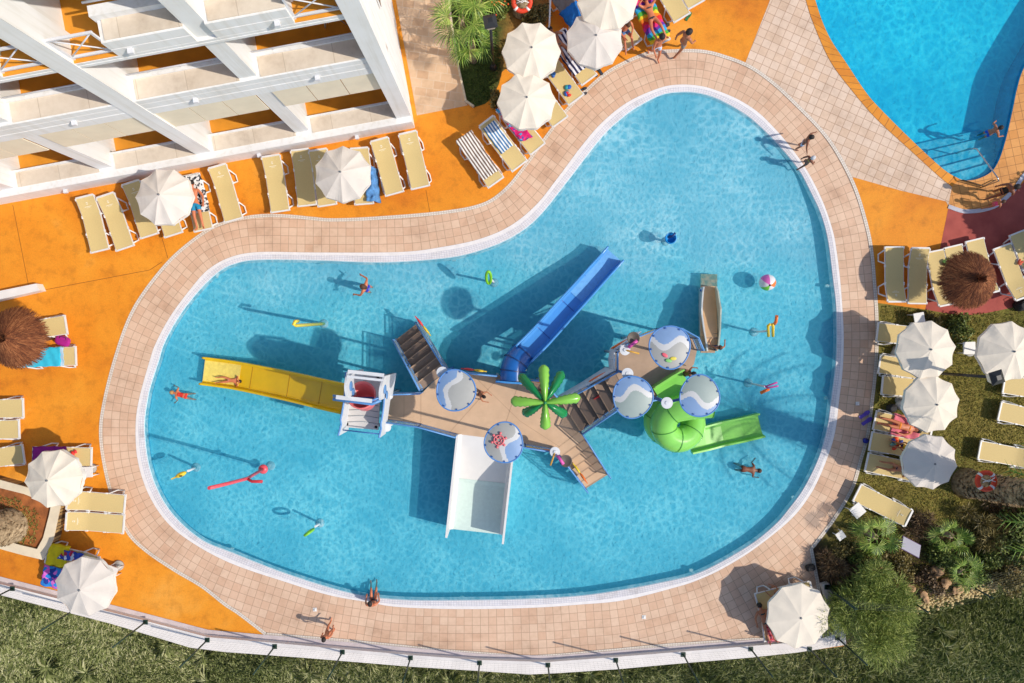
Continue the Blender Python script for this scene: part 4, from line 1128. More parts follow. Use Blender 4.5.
# north-west stairs down into the water
nA1, nB1 = P(423,389,ZM), P(448,369.5,ZM); nA0, nB0 = P(397,340,0.0), P(419,323,0.0)
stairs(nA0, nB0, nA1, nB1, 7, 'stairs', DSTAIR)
rail([nA0+Vector((0,0,.1)), nA1]); rail([nB0+Vector((0,0,.1)), nB1])
sA1, sB1 = P(556,449,ZM), P(580,431,ZM); sA0, sB0 = P(585,487,-.02), P(607,473,-.02)
stairs(sA0, sB0, sA1, sB1, 6, 'stairs'); rail([sA0+Vector((0,0,.1)), sA1], panel=False); rail([sB0+Vector((0,0,.1)), sB1], panel=True)
eA1, eB1 = P(614,371,ZR), P(628,398,ZR); eA0, eB0 = P(560,400,ZM), P(580,431,ZM)
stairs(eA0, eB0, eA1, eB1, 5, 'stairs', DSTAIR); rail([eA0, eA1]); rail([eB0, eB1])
rail([P(386,393,ZM), P(423,392,ZM)]); rail([P(386,419,ZM), P(421,424,ZM), P(457,434,ZM)])
rail([P(448,370,ZM), P(497,375,ZM)]); rail([P(530,379,ZM), P(541,380,ZM), P(560,400,ZM)])
rail([P(514,441,ZM), P(525,444,ZM), P(556,449,ZM)])
rail([P(614,371,ZR), P(614,352,ZR), P(622,345,ZR), P(634,337,ZR), P(655,329,ZR), P(676,329,ZR), P(692,338,ZR), P(697,350,ZR)], h=.8)
rail([P(656,397,ZR), P(642,400,ZR), P(628,398,ZR)], h=.8)
# curved pale side wall of the upper deck with windows
def panelwall(pts, z0, z1, th, material, name, zt=None):
    m = MB(); a = pts
    for i, (p, q) in enumerate(zip(a, a[1:])):
        s_ = Vector((-(q-p).y, (q-p).x, 0)).normalized()*th/2
        za = z1 if not zt else zt[i]; zb_ = z1 if not zt else zt[i+1]
        P0 = [Vector((p.x,p.y,z0))-s_, Vector((q.x,q.y,z0))-s_, Vector((q.x,q.y,z0))+s_, Vector((p.x,p.y,z0))+s_]
        P1 = [Vector((p.x,p.y,za))-s_, Vector((q.x,q.y,zb_))-s_, Vector((q.x,q.y,zb_))+s_, Vector((p.x,p.y,za))+s_]
        for k in range(4): m.quad(P0[k], P0[(k+1) % 4], P1[(k+1) % 4], P1[k])
        m.quad(*P1)
    return m.build(name, material, pf)
cl = Vector((-.05,.03,0))
panelwall([P(560,398,ZM)+cl, P(585,385,1.6)+cl, P(612,370,ZR)+cl], .9, 2.2, .04, PLW, 'side_panel', [1.9,2.4,2.9])
panelwall([P(613,371,ZR)+cl, P(612,360,ZR)+cl, P(614,350,ZR)+cl, P(624,343,ZR)+cl, P(640,333,ZR)+cl], 1.7, 2.75, .04, PLW, 'side_panel', [2.9,2.75,2.7,2.8,2.6])
for (a, b, z, nm) in ((600,376,2.2,0),(622,343,2.4,0)):
    q = P(a, b, z)
    m = MB(); m.ball(q, .42, .05, .12, 14, Matrix.Rotation(R(27), 3, 'Z')); m.build('fish_ornament', YEL if nm else ORG, pf)
for (pp, cols) in (((423,326), (REDP, YEL)), ((474,370), (REDP, YEL)), ((524,447), (YEL, YEL)), ((542,450), (YEL, ORG)), ((580,473), (YEL, ORG)), ((641,336), (YEL, YEL)), ((535,381),(YEL, ORG)), ((605,393),(REDP,REDP))):
    for k, cm in enumerate(cols):
        z = .9 if pp[0] < 430 or pp[0] == 580 else (ZM+.55 if pp[1] > 365 else ZR+.5)
        q = P(pp[0], pp[1], z)+Vector((.16*k-.08, -.0, 0)); ang = {423:-.9, 580:-.95, 474:-.12, 524:-.15, 542:-.15, 641:.45, 535:-.1, 605:.5}[pp[0]]
        d_ = Vector((math.cos(ang), math.sin(ang), 0)); q = P(pp[0], pp[1], z)+d_*(.17*(2*k-1))
        m = MB(); m.ball(q, .19, .045, .12, 12, Matrix.Rotation(ang, 3, 'Z')); m.box(q+d_*.2*(2*k-1), (.1,.03,.16), ang); m.build('fish_ornament', cm, pf)
# water play stations: round white collar, clear dish and pink tube
for (a, b, zz, rot) in ((555,452,ZM+1.0,-.95),(625,350,ZR+.9,.7)):
    q = P(a, b, zz); m = MB(); m.tube([(q.x,q.y,zz-1.0),(q.x,q.y,zz)], .04, 8); m.lathe(q, [(.16,0),(.165,.012),(.06,.02),(.05,.05),(0,.055)], 18, smooth=False); o = m.build('pump_post', PLW, pf)
    d_ = Vector((math.cos(rot), math.sin(rot), 0)); m = MB(); m.tube([q+d_*.12+Vector((0,0,.08)), q+d_*.45+Vector((0,0,.16))], .05, 10); m.build('pink_tube', PNK, o)
    m = MB(); cq = q+d_*.42+Vector((-d_.y,d_.x,0))*.12; m.lathe(cq, [(.18,.02),(.2,.1),(.17,.08),(.1,.04),(0,.03)], 16); m.build('dish', mat('dark_dish', c(96,88,80), .6, .1), o)
    m = MB(); e = Vector((math.cos(rot-.95), math.sin(rot-.95), 0)); m.tube([q+Vector((0,0,.03)), q+e*.45], .028, 6); m.build('lever', mat('lever_ochre', c(214,160,60), .5, .06), o)

# canopy discs
def wave_disc(px, py, z, baseat, zb, rad, seed, rot, art, lab, mast):
    q = P(px, py, z); r = empty('spray_canopy', (baseat.x, baseat.y, zb), lab, 'canopy', 'round painted canopies over the play platform')
    dev = Vector((q.x-baseat.x, q.y-baseat.y, z-zb))
    pale = {'b': c(164,164,160), 'g': c(150,164,160)}['b' if seed % 2 == 0 else 'g']
    n = 40; stretch = 1.0
    def rim(a):
        k = 1+.045*math.sin(a*1+seed)+.025*math.sin(3*a+seed)-.03*math.cos(2*a); return rad*k
    cr, sr = math.cos(rot), math.sin(rot)
    mats_ = [mat('canopy_grey%d' % seed, pale, .5, .04, 3), mat('canopy_white', c(200,200,200), .5, .04, 3), mat('canopy_blue', c(126,156,196), .5, .05, 3)]
    m = L(); K = 96; grid = {}
    # polar grid cut into wave bands by fine quads
    for i in range(K):
        for j in range(26):
            a0 = 2*math.pi*i/K; a1 = 2*math.pi*(i+1)/K; f0 = j/26; f1 = (j+1)/26; am = (a0+a1)/2; fm = (f0+f1)/2
            x = fm*math.cos(am-rot); y = fm*math.sin(am-rot)
            wv = .24*math.sin(x*3.9+seed)
            s_ = y-wv
            m.cur = 2 if s_ > .38 else (1 if s_ > .08 else 0)
            pts = [Vector((rim(a)*f*math.cos(a), rim(a)*f*math.sin(a), .09*(1-f*f))) for f, a in ((f0,a0),(f1,a0),(f1,a1),(f0,a1))]
            if j == 0: m.v += [pts[0], pts[1], pts[2]]; k = len(m.v); m.face((k-3,k-2,k-1), True)
            else: m.quad(*pts, smooth=True)
    m.v = [p+dev for p in m.v]; panel = m.build('panel', mats_, r)
    m = L(); m.tube([dev+Vector((rim(2*math.pi*i/n)*math.cos(2*math.pi*i/n), rim(2*math.pi*i/n)*math.sin(2*math.pi*i/n), 0)) for i in range(n)], .021, 8, closed=True); m.build('rim', mat('rim_blue', c(84,136,200), .4, .05), r)
    for i in range(9):
        m = L(); a = 2*math.pi*i/9+seed; m.box(dev+Vector((rim(a)*.93*math.cos(a), rim(a)*.93*math.sin(a), .03)), (.035,.045,.025), a); m.build('clip', DBLUE, r)
    # mast and arm
    m = L(); mt = Vector((0,0,z-zb-.12)); m.tube([(0,0,0), mt*.985], .045, 10)
    m.build('mast', DBLUE, r)
    m = L(); m.tube([mt-Vector((0,0,.1)), Vector((dev.x*.9, dev.y*.9, dev.z-.08)), Vector((dev.x*1.0, dev.y*1.0, dev.z-.05))], .04, 8); m.build('arm', DBLUE, r)
    m = L(); m.lathe(mt, [(.10,-.05),(.165,-.005),(.165,.005),(.06,.012),(.055,.03),(0,.032)], 20, smooth=False); m.build('collar', PLW, r)
    if art == 'wheel':
        m = L(); cc = dev+Vector((-.28*rad*1.0, .12*rad, .105)); rr = .25*rad
        m.tube([cc+Vector((rr*math.cos(2*math.pi*i/24), rr*math.sin(2*math.pi*i/24), 0)) for i in range(24)], .02, 5, closed=True)
        m.tube([cc+Vector((rr*.45*math.cos(2*math.pi*i/16), rr*.45*math.sin(2*math.pi*i/16), 0)) for i in range(16)], .015, 5, closed=True)
        for i in range(6):
            a = math.pi*i/3+.3; d_ = Vector((math.cos(a), math.sin(a), 0)); m.tube([cc+d_*rr*.4, cc+d_*rr*1.4], .016, 5); m.ball(cc+d_*rr*1.45, .04, .04, .02, 8)
        m.build('ship_wheel', mat('soft_red', c(224,112,118), .5, .04), r)
    if art == 'leaves':
        for k, (dx, dy, col, an) in enumerate(((-.28,-.34,c(226,96,112),-.6),(.12,-.5,c(226,206,80),.0),(-.1,-.6,c(130,196,110),-.2))):
            m = L(); m.ball(dev+Vector((dx*rad, dy*rad, .085)), .2*rad*.8, .11*rad*.8, .012, 12, Matrix.Rotation(an, 3, 'Z')); m.build('balloon_print', mat('print%d' % k, col, .5, .03), r)
    return r
def at(px, py, z): q = P(px, py, z); return q
wave_disc(455, 390, 4.8, at(450.5,368.8,ZM+.9), ZM, .565, 2, R(70), None, 'round canopy over the west end of the platform beside the left stairs', 0)
wave_disc(504.5, 442, 4.8, at(508,450,4.4), ZF, .555, 4, R(-115), 'wheel', 'round canopy painted with a red ship wheel above the wide white slide', 0)
wave_disc(632, 397.5, 4.8, at(621.5,372,3.6), ZR, .575, 1, R(8), None, 'round canopy above the upper stairs, left of the green tube slide', 0)
wave_disc(670, 348, 5.9, at(680,352,5.6), ZR, .555, 6, R(-5), 'leaves', 'round canopy with red, yellow and green spots over the upper deck', 0)
wave_disc(699.5, 395, 4.8, at(661,400.5,3.9), ZF, .575, 3, R(172), None, 'round canopy on a long blue arm above the green slide chute', 0)

# palm tree ornament
q = P(545, 402.5, 4.9); r = empty('palm_ornament', (q.x, q.y, ZM), 'green artificial palm tree with eight glossy leaves on the play platform', 'palm ornament')
z = 4.9-ZM
TR = mat('trunk_brown', c(150,110,66), .6, .12, 5)
m = L(); m.tube([(0,0,0), (.03,0,z*.5), (0,0,z-.05)], [.12,.09,.07], 10); m.build('trunk', TR, r)
LG = mat('leaf_light_green', c(130,190,72), .22, .1, 3); DG = mat('leaf_dark_green', c(22,130,72), .25, .12, 3)
def pleaf(ang, ln, wd, material, droop, zoff):
    m = L(); n = 14; d_ = Vector((math.cos(ang), math.sin(ang), 0)); s_ = Vector((-d_.y, d_.x, 0))
    rows_ = []
    for i in range(n+1):
        f = i/n; w_ = wd*(.25+.75*math.sin(min(1, f*1.15)*math.pi*.5))*(1 if f < .9 else math.sqrt(max(0, 1-((f-.9)/.105)**2)))
        w_ = max(w_, .02)
        zz = z+zoff+.06*math.sin(f*2.6)-droop*f*f
        row = []
        for j in range(-3, 4):
            g = j/3; jag = 1-.16*((i % 2) if abs(j) == 3 else 0)*(f > .25)
            row.append(d_*ln*f+s_*w_*g*jag+Vector((0,0,zz+.05*(1-abs(g))-.06*g*g)))
        rows_.append(row)
    for row in rows_: m.v += row
    for i in range(n):
        for j in range(6): a = i*7+j; m.face((a, a+7, a+8, a+1), True)
    o = m.build('leaf', material, r); sd = o.modifiers.new('thick', 'SOLIDIFY'); sd.thickness = .03
for a, l_ in ((92,1.08),(8,1.02),(-89,.78),(178,.98)): pleaf(R(a), l_*.98, .16, LG, .12, .06)
for a, l_ in ((58,1.08),(133,1.12),(-33,.82),(-148,.78)): pleaf(R(a), l_*.94, .15, DG, .45, -.04)
m = L(); m.ball((0,0,z+.1), .05); m.build('crown_knob', DG, r)

# tipping bucket tower
tz = 2.15
tw = empty('bucket_tower', P(362,402,0)-Vector((0,0,-ZF)), 'play tower with a red tipping bucket between white ship side panels', 'play tower')
def WQ(a, b, z): return P(a, b, z)
m = MB(); pl = [WQ(344,400,tz), WQ(381,399,tz), WQ(378,428,tz), WQ(344.5,425.5,tz)]; m.prism([WQ(345,375,tz), WQ(381,376,tz), WQ(378,430,tz), WQ(344.5,427,tz)], tz-.12, tz); m.build('floor', mat('tower_floor', c(204,200,196), .7, .05, 3), tw)
m = MB()
for k in range(4): A = WQ(346,404+6*k,tz+.005); B = WQ(379,406+6*k,tz+.005); m.tube([A, (A+B)/2+Vector((0,.05,0)), B], .012, 5)
for a, b in ((348,378),(378,378),(347,424),(376,427)): q = WQ(a, b, tz); m.tube([(q.x,q.y,ZF),(q.x,q.y,tz)], .05, 8)
m.build('floor_ribs', SIDE, tw)
def sidewall(x_a, x_b, zt, y0, y1, nm, wcol):
    # wavy ship side standing north-south
    m = MB(); n = 12; ptsb = []; 
    for i in range(n+1):
        f = i/n; y = y0+(y1-y0)*f; x = x_a+(x_b-x_a)*f
        top = zt-.55*math.sin(f*math.pi*1.0)*(1 if f > .0 else 0)*.6-.25*(f > .8)
        ptsb.append((x, y, top))
    for (x, y, tp), (x2, y2, tp2) in zip(ptsb, ptsb[1:]):
        for s_ in (-.035, .035): m.quad((x+s_, y, tz-.35), (x2+s_, y2, tz-.35), (x2+s_, y2, tp2), (x+s_, y, tp))
        m.quad((x-.035, y, tp), (x+.035, y, tp), (x2+.035, y2, tp2), (x2-.035, y2, tp2))
    for (x, y, tp) in (ptsb[0], ptsb[-1]): m.quad((x-.035, y, tz-.35), (x+.035, y, tz-.35), (x+.035, y, tp), (x-.035, y, tp))
    o = m.build(nm, wcol, tw)
    m = MB(); m.tube([(x, y, tp+.02) for x, y, tp in ptsb], .03, 6); m.build('edge_trim', BLUE, o); return o
a = WQ(346,372,3.2); b = WQ(340.5,434,2.6); sidewall(a.x-.0, b.x+.02, 3.2, a.y, b.y, 'side_panel', PLW)
a = WQ(384,386,3.0); b = WQ(380,437,2.6); sidewall(a.x+.02, b.x, 3.0, a.y, b.y, 'side_panel', PLW)
bk = 4.1
A = WQ(348,372,bk); B = WQ(384,376,bk); C1 = WQ(347,398,bk); D1 = WQ(380,400,bk)
for (p0, p1) in ((A, C1), (B, D1)):         # arched cheeks of the bucket frame
    m = MB(); n = 10
    arch = [p0.lerp(p1, i/n)+Vector((0,0,.28*math.sin(math.pi*i/n))) for i in range(n+1)]
    for u_, v_ in zip(arch, arch[1:]):
        for s_ in (-.03,.03): m.quad((u_.x+s_,u_.y,tz),(v_.x+s_,v_.y,tz),(v_.x+s_,v_.y,v_.z),(u_.x+s_,u_.y,u_.z))
        m.quad((u_.x-.03,u_.y,u_.z),(u_.x+.03,u_.y,u_.z),(v_.x+.03,v_.y,v_.z),(v_.x-.03,v_.y,v_.z))
    o = m.build('frame_cheek', PLW, tw)
    m = MB(); m.ball((p0.lerp(p1,.5).x+.035, p0.lerp(p1,.5).y-.05, bk-.3), .02, .16, .2, 10); m.ball((p0.lerp(p1,.5).x+.035, p0.lerp(p1,.5).y-.25, bk-.6), .02, .14, .16, 10); m.build('blue_motif', BLUE, o)
m = MB(); m.beam(A+Vector((0,.02,.0)), B+Vector((0,.02,0)), .10, .06); m.beam(A+Vector((0,-.12,.14)), B+Vector((0,-.12,.14)), .07, .04); m.build('cross_beam', PLW, tw)
m = MB(); e0 = WQ(333,399,3.7); e1 = WQ(372,404,3.7); e2 = WQ(381,400,3.7)
m.tube([e0, e1, e2], .05, 8); m.tube([e0+Vector((.0,.1,0)), e1+Vector((0,.1,0)), e2+Vector((0,.1,0))], .035, 8); m.build('water_gutter', BLUE, tw)
m = MB(); e0 = WQ(336,397,3.8); e1 = WQ(372,401,3.8); m.beam(e0, e1, .12, .03); m.build('gutter_top', PLW, tw)
m = MB(); A2 = WQ(343,430,2.7); B2 = WQ(379,434,2.7); m.tube([A2, B2], .02, 6); m.build('tie_bar', DBLUE, tw)
bc = WQ(363.5,398,3.2); BK_ = mat('bucket_red', c(242,122,122), .35, .07, 3)
Mt = Matrix.Rotation(R(-22), 3, 'X')
m = MB(); m.lathe(bc, [(.27,-.45),(.33,-.3),(.41,.2),(.44,.3),(.40,.3),(.37,.2),(.28,-.38),(0,-.40)], 28, M=Mt); m.build('bucket', BK_, tw)
m = MB(); m.tube([bc+Vector((-.6,0,0)), bc+Vector((.6,0,0))], .035, 8); m.build('axle', DBLUE, tw)
for (a, b) in ((388.5,395.5),(386.5,427.5)):
    q = P(a, b, 1.9); m = MB(); m.tube([(q.x,q.y,ZF),(q.x,q.y,1.85)], .05, 8); m.lathe((q.x,q.y,1.85), [(.14,0),(.145,.012),(.05,.02),(0,.03)], 18, smooth=False); m.build('post', PLW, tw)

# ------------------------------------------------------------------ slides
def chute(name, lab, path, wid, wall, th, material, rim=.035, cat='slide', kids=(), width=None):
    q = path[-1]; r = empty(name, (q.x, q.y, ZF), lab, cat)
    w2 = wid/2; prof = [(-w2-th, wall), (-w2, wall), (-w2+.03, .04), (-w2+.10, 0), (w2-.10, 0), (w2-.03, .04), (w2, wall), (w2+th, wall), (w2+th, -.05), (-w2-th, -.05)]
    m = MB(); m.sweep(prof, path, width=width); m.build('chute', material, r)
    m = MB()
    for s_ in (-1, 1):
        pts = []
        for k, p in enumerate(path):
            d_ = path[min(k+1, len(path)-1)]-path[max(k-1, 0)]; d_.z = 0; d_.normalize()
            wk = width[k] if width else 1
            pts.append(p+Vector((d_.y,-d_.x,0))*s_*(w2+th/2)*wk+Vector((0,0,wall)))
        m.tube(pts, rim, 8)
    m.build('rim', material, r)
    m = MB()
    for k in range(0, len(path)-2, 3):
        if path[k].z > .35: m.tube([(path[k].x, path[k].y, ZF), (path[k].x, path[k].y, path[k].z-.05)], .04, 8)
    if m.v: m.build('support', SIDE, r)
    return r
def interp(pts, sub=5): return [Vector(p) for p in smooth([tuple(p) for p in pts], False, sub)]
YS = mat('slide_yellow', c(238,194,14), .28, .07, 2); YS2 = YS
ys = chute('yellow_slide', 'long straight yellow slide running from the bucket tower to the left', ypath := interp([P(346,398.5,2.0), P(325,394,1.65), P(300,388,1.15), P(270,381.5,.6), P(240,375.5,.18), P(220,372.5,.06), P(204,370.5,.04)]), .86, .26, .05, YS, .04)
BS = mat('slide_blue', c(74,146,212), .22, .08, 2); BS2 = mat('tube_blue', c(34,98,172), .2, .1, 2)
bs_ = chute('blue_slide', 'blue slide with a short tube elbow leaving the platform towards the top', bpath := interp([P(523,354,1.55), P(540,337,1.3), P(560,315,.95), P(580,293,.6), P(597,274,.25), P(607,263,.08), P(614,255,.05)]), .66, .45, .05, BS, .04)
m = MB(); pth = interp([P(513,381,1.75), P(513,371,1.75), P(516,362,1.72), P(524,352.5,1.62)], 5)
m.tube(pth, .42, 20, cap=False); o = m.build('tube_elbow', BS2, bs_)
m = MB()
for k in (0, 5, 10, 14):
    p = pth[k]; d_ = (pth[min(k+1, len(pth)-1)]-pth[max(k-1, 0)]).normalized(); m.tube([p-d_*.02, p+d_*.02], .445, 20, cap=False)
m.build('seam_flange', mat('flange_blue', c(14,56,112), .4, .05), o)
m = MB(); q = P(512,382,1.8); m.box((q.x,q.y,1.75), (1.05,.06,1.0), -.06); m.build('entry_panel', BS, bs_)
WS = mat('slide_white', c(226,222,218), .4, .03, 2)
wa = P(486,437,ZM); wb = P(474.5,541,1.12)
pth = interp([Vector((wa.x+(wb.x-wa.x)*f, wa.y+(wb.y-wa.y)*f, z)) for f, z in ((0,ZM),(.12,1.0),(.3,.55),(.48,.12),(.56,.0),(.78,-.012),(1,-.014))])
ws_ = chute('white_slide', 'wide white water slide sloping down from the platform towards the bottom', pth, 1.80, .10, .05, WS, .02)
m = MB(); m.sweep([(-.84,.012),(.84,.012),(.84,.004),(-.84,.004)], pth[15:]); m.build('water_film', mat('wet_film', c(204,222,214), .12, .05, 9, .3), ws_)
for s_ in (-1, 1):
    m = MB(); pr = []
    for k, p in enumerate(pth):
        d_ = pth[min(k+1, len(pth)-1)]-pth[max(k-1, 0)]; d_.z = 0; d_.normalize(); f = k/(len(pth)-1)
        q = p+Vector((d_.y,-d_.x,0))*s_*.955; pr.append((q, Vector((d_.y,-d_.x,0))*.035, 1.3-.18*f))
    for (q, n_, t_), (q2, n2_, t2_) in zip(pr, pr[1:]):
        for g in (-1, 1): m.quad((q.x+g*n_.x,q.y+g*n_.y,ZF),(q2.x+g*n2_.x,q2.y+g*n2_.y,ZF),(q2.x+g*n2_.x,q2.y+g*n2_.y,t2_),(q.x+g*n_.x,q.y+g*n_.y,t_))
        m.quad((q.x-n_.x,q.y-n_.y,t_),(q.x+n_.x,q.y+n_.y,t_),(q2.x+n2_.x,q2.y+n2_.y,t2_),(q2.x-n2_.x,q2.y-n2_.y,t2_))
    for (q, n_, t_) in (pr[0], pr[-1]): m.quad((q.x-n_.x,q.y-n_.y,ZF),(q.x+n_.x,q.y+n_.y,ZF),(q.x+n_.x,q.y+n_.y,t_),(q.x-n_.x,q.y-n_.y,t_))
    m.build('side_wall', WS, ws_)
m = MB()
# green spiral slide
GS = mat('slide_green', c(134,206,92), .22, .08, 2); GD = mat('green_seam', c(44,128,40), .5, .06)
gc = P(674, 421, 1.2); gr = empty('green_slide', (gc.x, gc.y, ZF), 'coiled lime green tube slide ending in an open chute to the right', 'slide')
hp = []
for i in range(41):
    f = i/40; a = R(100)+f*R(530); z = 2.35-1.75*f; hp.append(gc.xy.to_3d()+Vector((.54*math.cos(a), .54*math.sin(a), z)))
hp = [hp[0]+Vector((.98,.12,.05)), hp[0]+Vector((.65,.10,.04)), hp[0]+Vector((.32,.06,.02))]+hp
m = MB(); m.tube(hp, .42, 22, cap=False); tb = m.build('tube', GS, gr)
for k in range(0, 41, 5):
    p = hp[k]; d_ = (hp[min(k+1,40)]-hp[max(k-1,0)]).normalized(); m = MB(); m.tube([p-d_*.012, p+d_*.012], .436, 22, cap=False); m.build('seam', GD, tb)
e = hp[-1]
def strip(path, wid, wall, th, name, material, parent):
    w2 = wid/2; prof = [(-w2-th, wall), (-w2, wall), (-w2+.03, .04), (-w2+.12, 0), (w2-.12, 0), (w2-.03, .04), (w2, wall), (w2+th, wall), (w2+th, -.05), (-w2-th, -.05)]
    m = MB(); m.sweep(prof, path); return m.build(name, material, parent)
GSJ = strip([P(689,441,.30), P(705,437.5,.2), P(722,433,.08), P(742,429,.03), P(760,424.5,.02)], .74, .26, .06, 'chute', GS, gr)
strip([P(686,379,ZR+.07), P(675,385,ZR+.06), P(658,396,ZR+.055)], .66, .5, .05, 'entry_chute', GS, gr)
def joints(path, ks, wid, wall, th, material, parent):
    for k in ks:
        p = path[k]; d_ = (path[k+1]-path[k-1]).normalized(); w2 = wid/2+th+.004
        pr = [(-w2, wall+.03), (-w2+.012, wall+.03), (-w2+th+.012, .045), (-wid/2+.11, .006), (wid/2-.11, .006), (w2-th-.012, .045), (w2-.012, wall+.03), (w2, wall+.03), (w2, .02), (wid/2-.1, .001), (-wid/2+.1, .001), (-w2, .02)]
        m = MB(); m.sweep(pr, [p-d_*.016, p+d_*.016]); m.build('joint', material, parent)
joints(ypath, (6, 12, 18, 23), .86, .26, .05, mat('joint_ochre', c(196,146,10), .5, .05), ys)
joints(bpath, (6, 12, 18, 24), .66, .45, .05, mat('joint_navy', c(20,84,160), .5, .05), bs_)
m = MB(); m.sweep([(-.36,.02),(.36,.02),(.36,.012),(-.36,.012)], ypath[-11:]); m.build('water_film', mat('yellow_film', c(238,216,110), .1, .12, 8, .4), ys)
m = MB(); m.sweep([(-.27,.02),(.27,.02),(.27,.012),(-.27,.012)], bpath[-17:]); m.build('water_film', mat('blue_film', c(112,172,222), .1, .1, 8, .4), bs_)
# beige ship slide for toddlers
BG = mat('ship_slide_tan', c(214,172,128), .55, .07, 3, .1); BG2 = mat('ship_side', c(176,184,170), .5, .08, 2); GRP = mat('pale_grey_ship', c(206,206,204), .5, .05, 2)
cx = 711.0
sp_ = empty('ship_slide', (P(709,310,0).x, P(709,310,0).y, ZF), 'small boat shaped slide with steps and tan floor, standing alone in the pool', 'slide')
fl = [P(709,345,.9), P(709,337,.9), P(709,325,.6), P(708.5,312,.3), P(708.8,296,.04), P(709,285,-.03), P(709,274,-.06)]
m = MB(); m.sweep([(-.29,0),(.29,0),(.29,-.06),(-.29,-.06)], fl); m.build('chute', BG, sp_)
m = MB()
for k in range(4): q = P(708.5, 346+1.6*k, .9-.18*k); m.box((q.x, q.y+.0, .86-.2*k), (.5,.14,.06))
for k in range(3): q = P(711, 329.5+4.2*k, .9); m.box((q.x+.03, q.y, .55+.12*k+.1), (.42,.05,.05))
m.build('step', DSTEP, sp_)
for s_, colm in ((-1, GRP), (1, BG2)):
    m = MB(); yb = [(351, 1.35, .20), (344, 1.5, .24), (330, 1.3, .31), (315, 1.0, .36), (309, 1.02, .37), (302, .82, .34), (292, .7, .30), (287, .5, .25)]
    pr = []
    for (yy, zt_, bul) in yb:
        zt_ *= .74
        q = P(709, yy, zt_*.6); pr.append((q.x+s_*bul*.95, q.y, zt_))
    for u_, v_ in zip(pr, pr[1:]):
        iu, iv = u_[0]-s_*.05, v_[0]-s_*.05
        xb = P(709,320,0).x+s_*.27
        m.quad((u_[0],u_[1],u_[2]),(v_[0],v_[1],v_[2]),(xb+s_*.02,v_[1],ZF),(xb+s_*.02,u_[1],ZF))
        m.quad((iu,u_[1],u_[2]),(iv,v_[1],v_[2]),(xb-s_*.02,v_[1],ZF),(xb-s_*.02,u_[1],ZF))
        m.quad((iu,u_[1],u_[2]),(u_[0],u_[1],u_[2]),(v_[0],v_[1],v_[2]),(iv,v_[1],v_[2]))
    for u_ in (pr[0], pr[-1]): m.quad((u_[0],u_[1],u_[2]),(u_[0]-s_*.05,u_[1],u_[2]),(P(709,320,0).x+s_*.25,u_[1],ZF),(P(709,320,0).x+s_*.29,u_[1],ZF))
    o = m.build('ship_side', colm, sp_)
    if s_ < 0:
        m = MB(); q = pr[-2]; m.ball((q[0]-.03, q[1]+.05, q[2]-.1), .03, .05, .05, 10); m.build('porthole', DBLUE, o)

# ------------------------------------------------------------------ little spray toys
DISC = mat('pale_foot', c(196,216,222), .5, .05)
def toy(px, py, lab, name='spray_toy', group='small spray toys standing in the shallow water'):
    q = P(px, py, 0); r = empty(name, (q.x, q.y, ZF), lab, 'spray toy', group)
    m = L(); m.lathe((0,0,0), [(.16,0),(.16,.03),(.05,.06),(0,.06)], 20); m.build('foot', DISC, r); return r, q
def rel(q, px, py, z): p = P(px, py, z); return Vector((p.x-q.x, p.y-q.y, z-ZF))
r, q = toy(321.5, 323.5, 'yellow cane shaped spray pipe in the upper left of the pool')
m = L(); m.tube([(0,0,0), rel(q,296,325.5,2.35), rel(q,293.5,324.5,2.55), rel(q,295,321.5,2.45), rel(q,298,321,2.2)], .055, 10); m.build('pipe', mat('cane_yellow', c(236,212,70), .4, .04), r)
r, q = toy(494, 282, 'lime green loop on a white pole near the inner bend of the pool')
m = L(); m.tube([(0,0,0), rel(q,491.5,280,.95)], .04, 8); m.build('pole', PLW, r)
m = L(); tp = rel(q,490.5,278.5,1.15)
m.tube([tp+Vector((-.08*math.cos(t_)-.06, .22*math.sin(t_)*.8+.02, .25*math.sin(t_)+.1)) for t_ in [2*math.pi*i/18 for i in range(18)]], .05, 8, closed=True); m.build('loop', LIM, r)
r, q = toy(668, 240, 'bright blue spray bucket with a dark spout in the upper right of the pool')
m = L(); m.tube([(0,0,0),(0,0,.55)], .04, 8); m.build('pole', PLW, r)
m = L(); m.lathe((0,0,.5), [(.12,0),(.19,.15),(.20,.3),(.17,.3),(.15,.1),(0,.08)], 18); m.build('bucket', mat('bucket_blue', c(20,140,214), .35, .05), r)
m = L(); m.tube([(-.1,.04,.76),(.03,.04,.86),(.12,.16,.92)], .045, 8); m.build('spout', mat('navy_spout', c(16,60,120), .4, .05), r)
RP = mat('coral_red', c(232,84,96), .4, .05)
r, q = toy(267.5, 467.5, 'tall coral red branching spray pole in the left of the pool')
m = L(); m.lathe((-.1,-.03,.45), [(.15,0),(.17,.04),(.12,.1),(0,.12)], 18); m.build('disc', RP, r)
m = L(); m.tube([(-.1,-.03,.5), rel(q,247,478.5,1.9), rel(q,230,483,2.9), rel(q,209,488,3.9)], .055, 10); m.build('pipe', RP, r)
m = L(); m.tube([rel(q,247,478.5,1.9), rel(q,252,481.5,2.0), rel(q,262,481.5,2.1)], .05, 8); m.build('branch', mat('dark_coral', c(206,54,64), .4, .05), r)
r, q = toy(192, 469, 'yellow fish shaped squirter near the left end of the pool')
m = L(); m.tube([(0,0,0), rel(q,188,471,1.0)], .04, 8); m.build('pole', PLW, r)
m = L(); p0 = rel(q,181,474.5,1.2); Mz = Matrix.Rotation(R(25), 3, 'Z')
m.ball(p0, .2, .085, .12, 12, Mz); m.box(p0+Vector((-.22,-.11,0)), (.14,.04,.2), R(25)); m.build('fish', YEL, r)
m = L(); m.ball(p0+Vector((.04,-.03,.1)), .06, .03, .05, 8); m.build('fin', mat('black_spot', c(60,50,30), .5, .05), r)
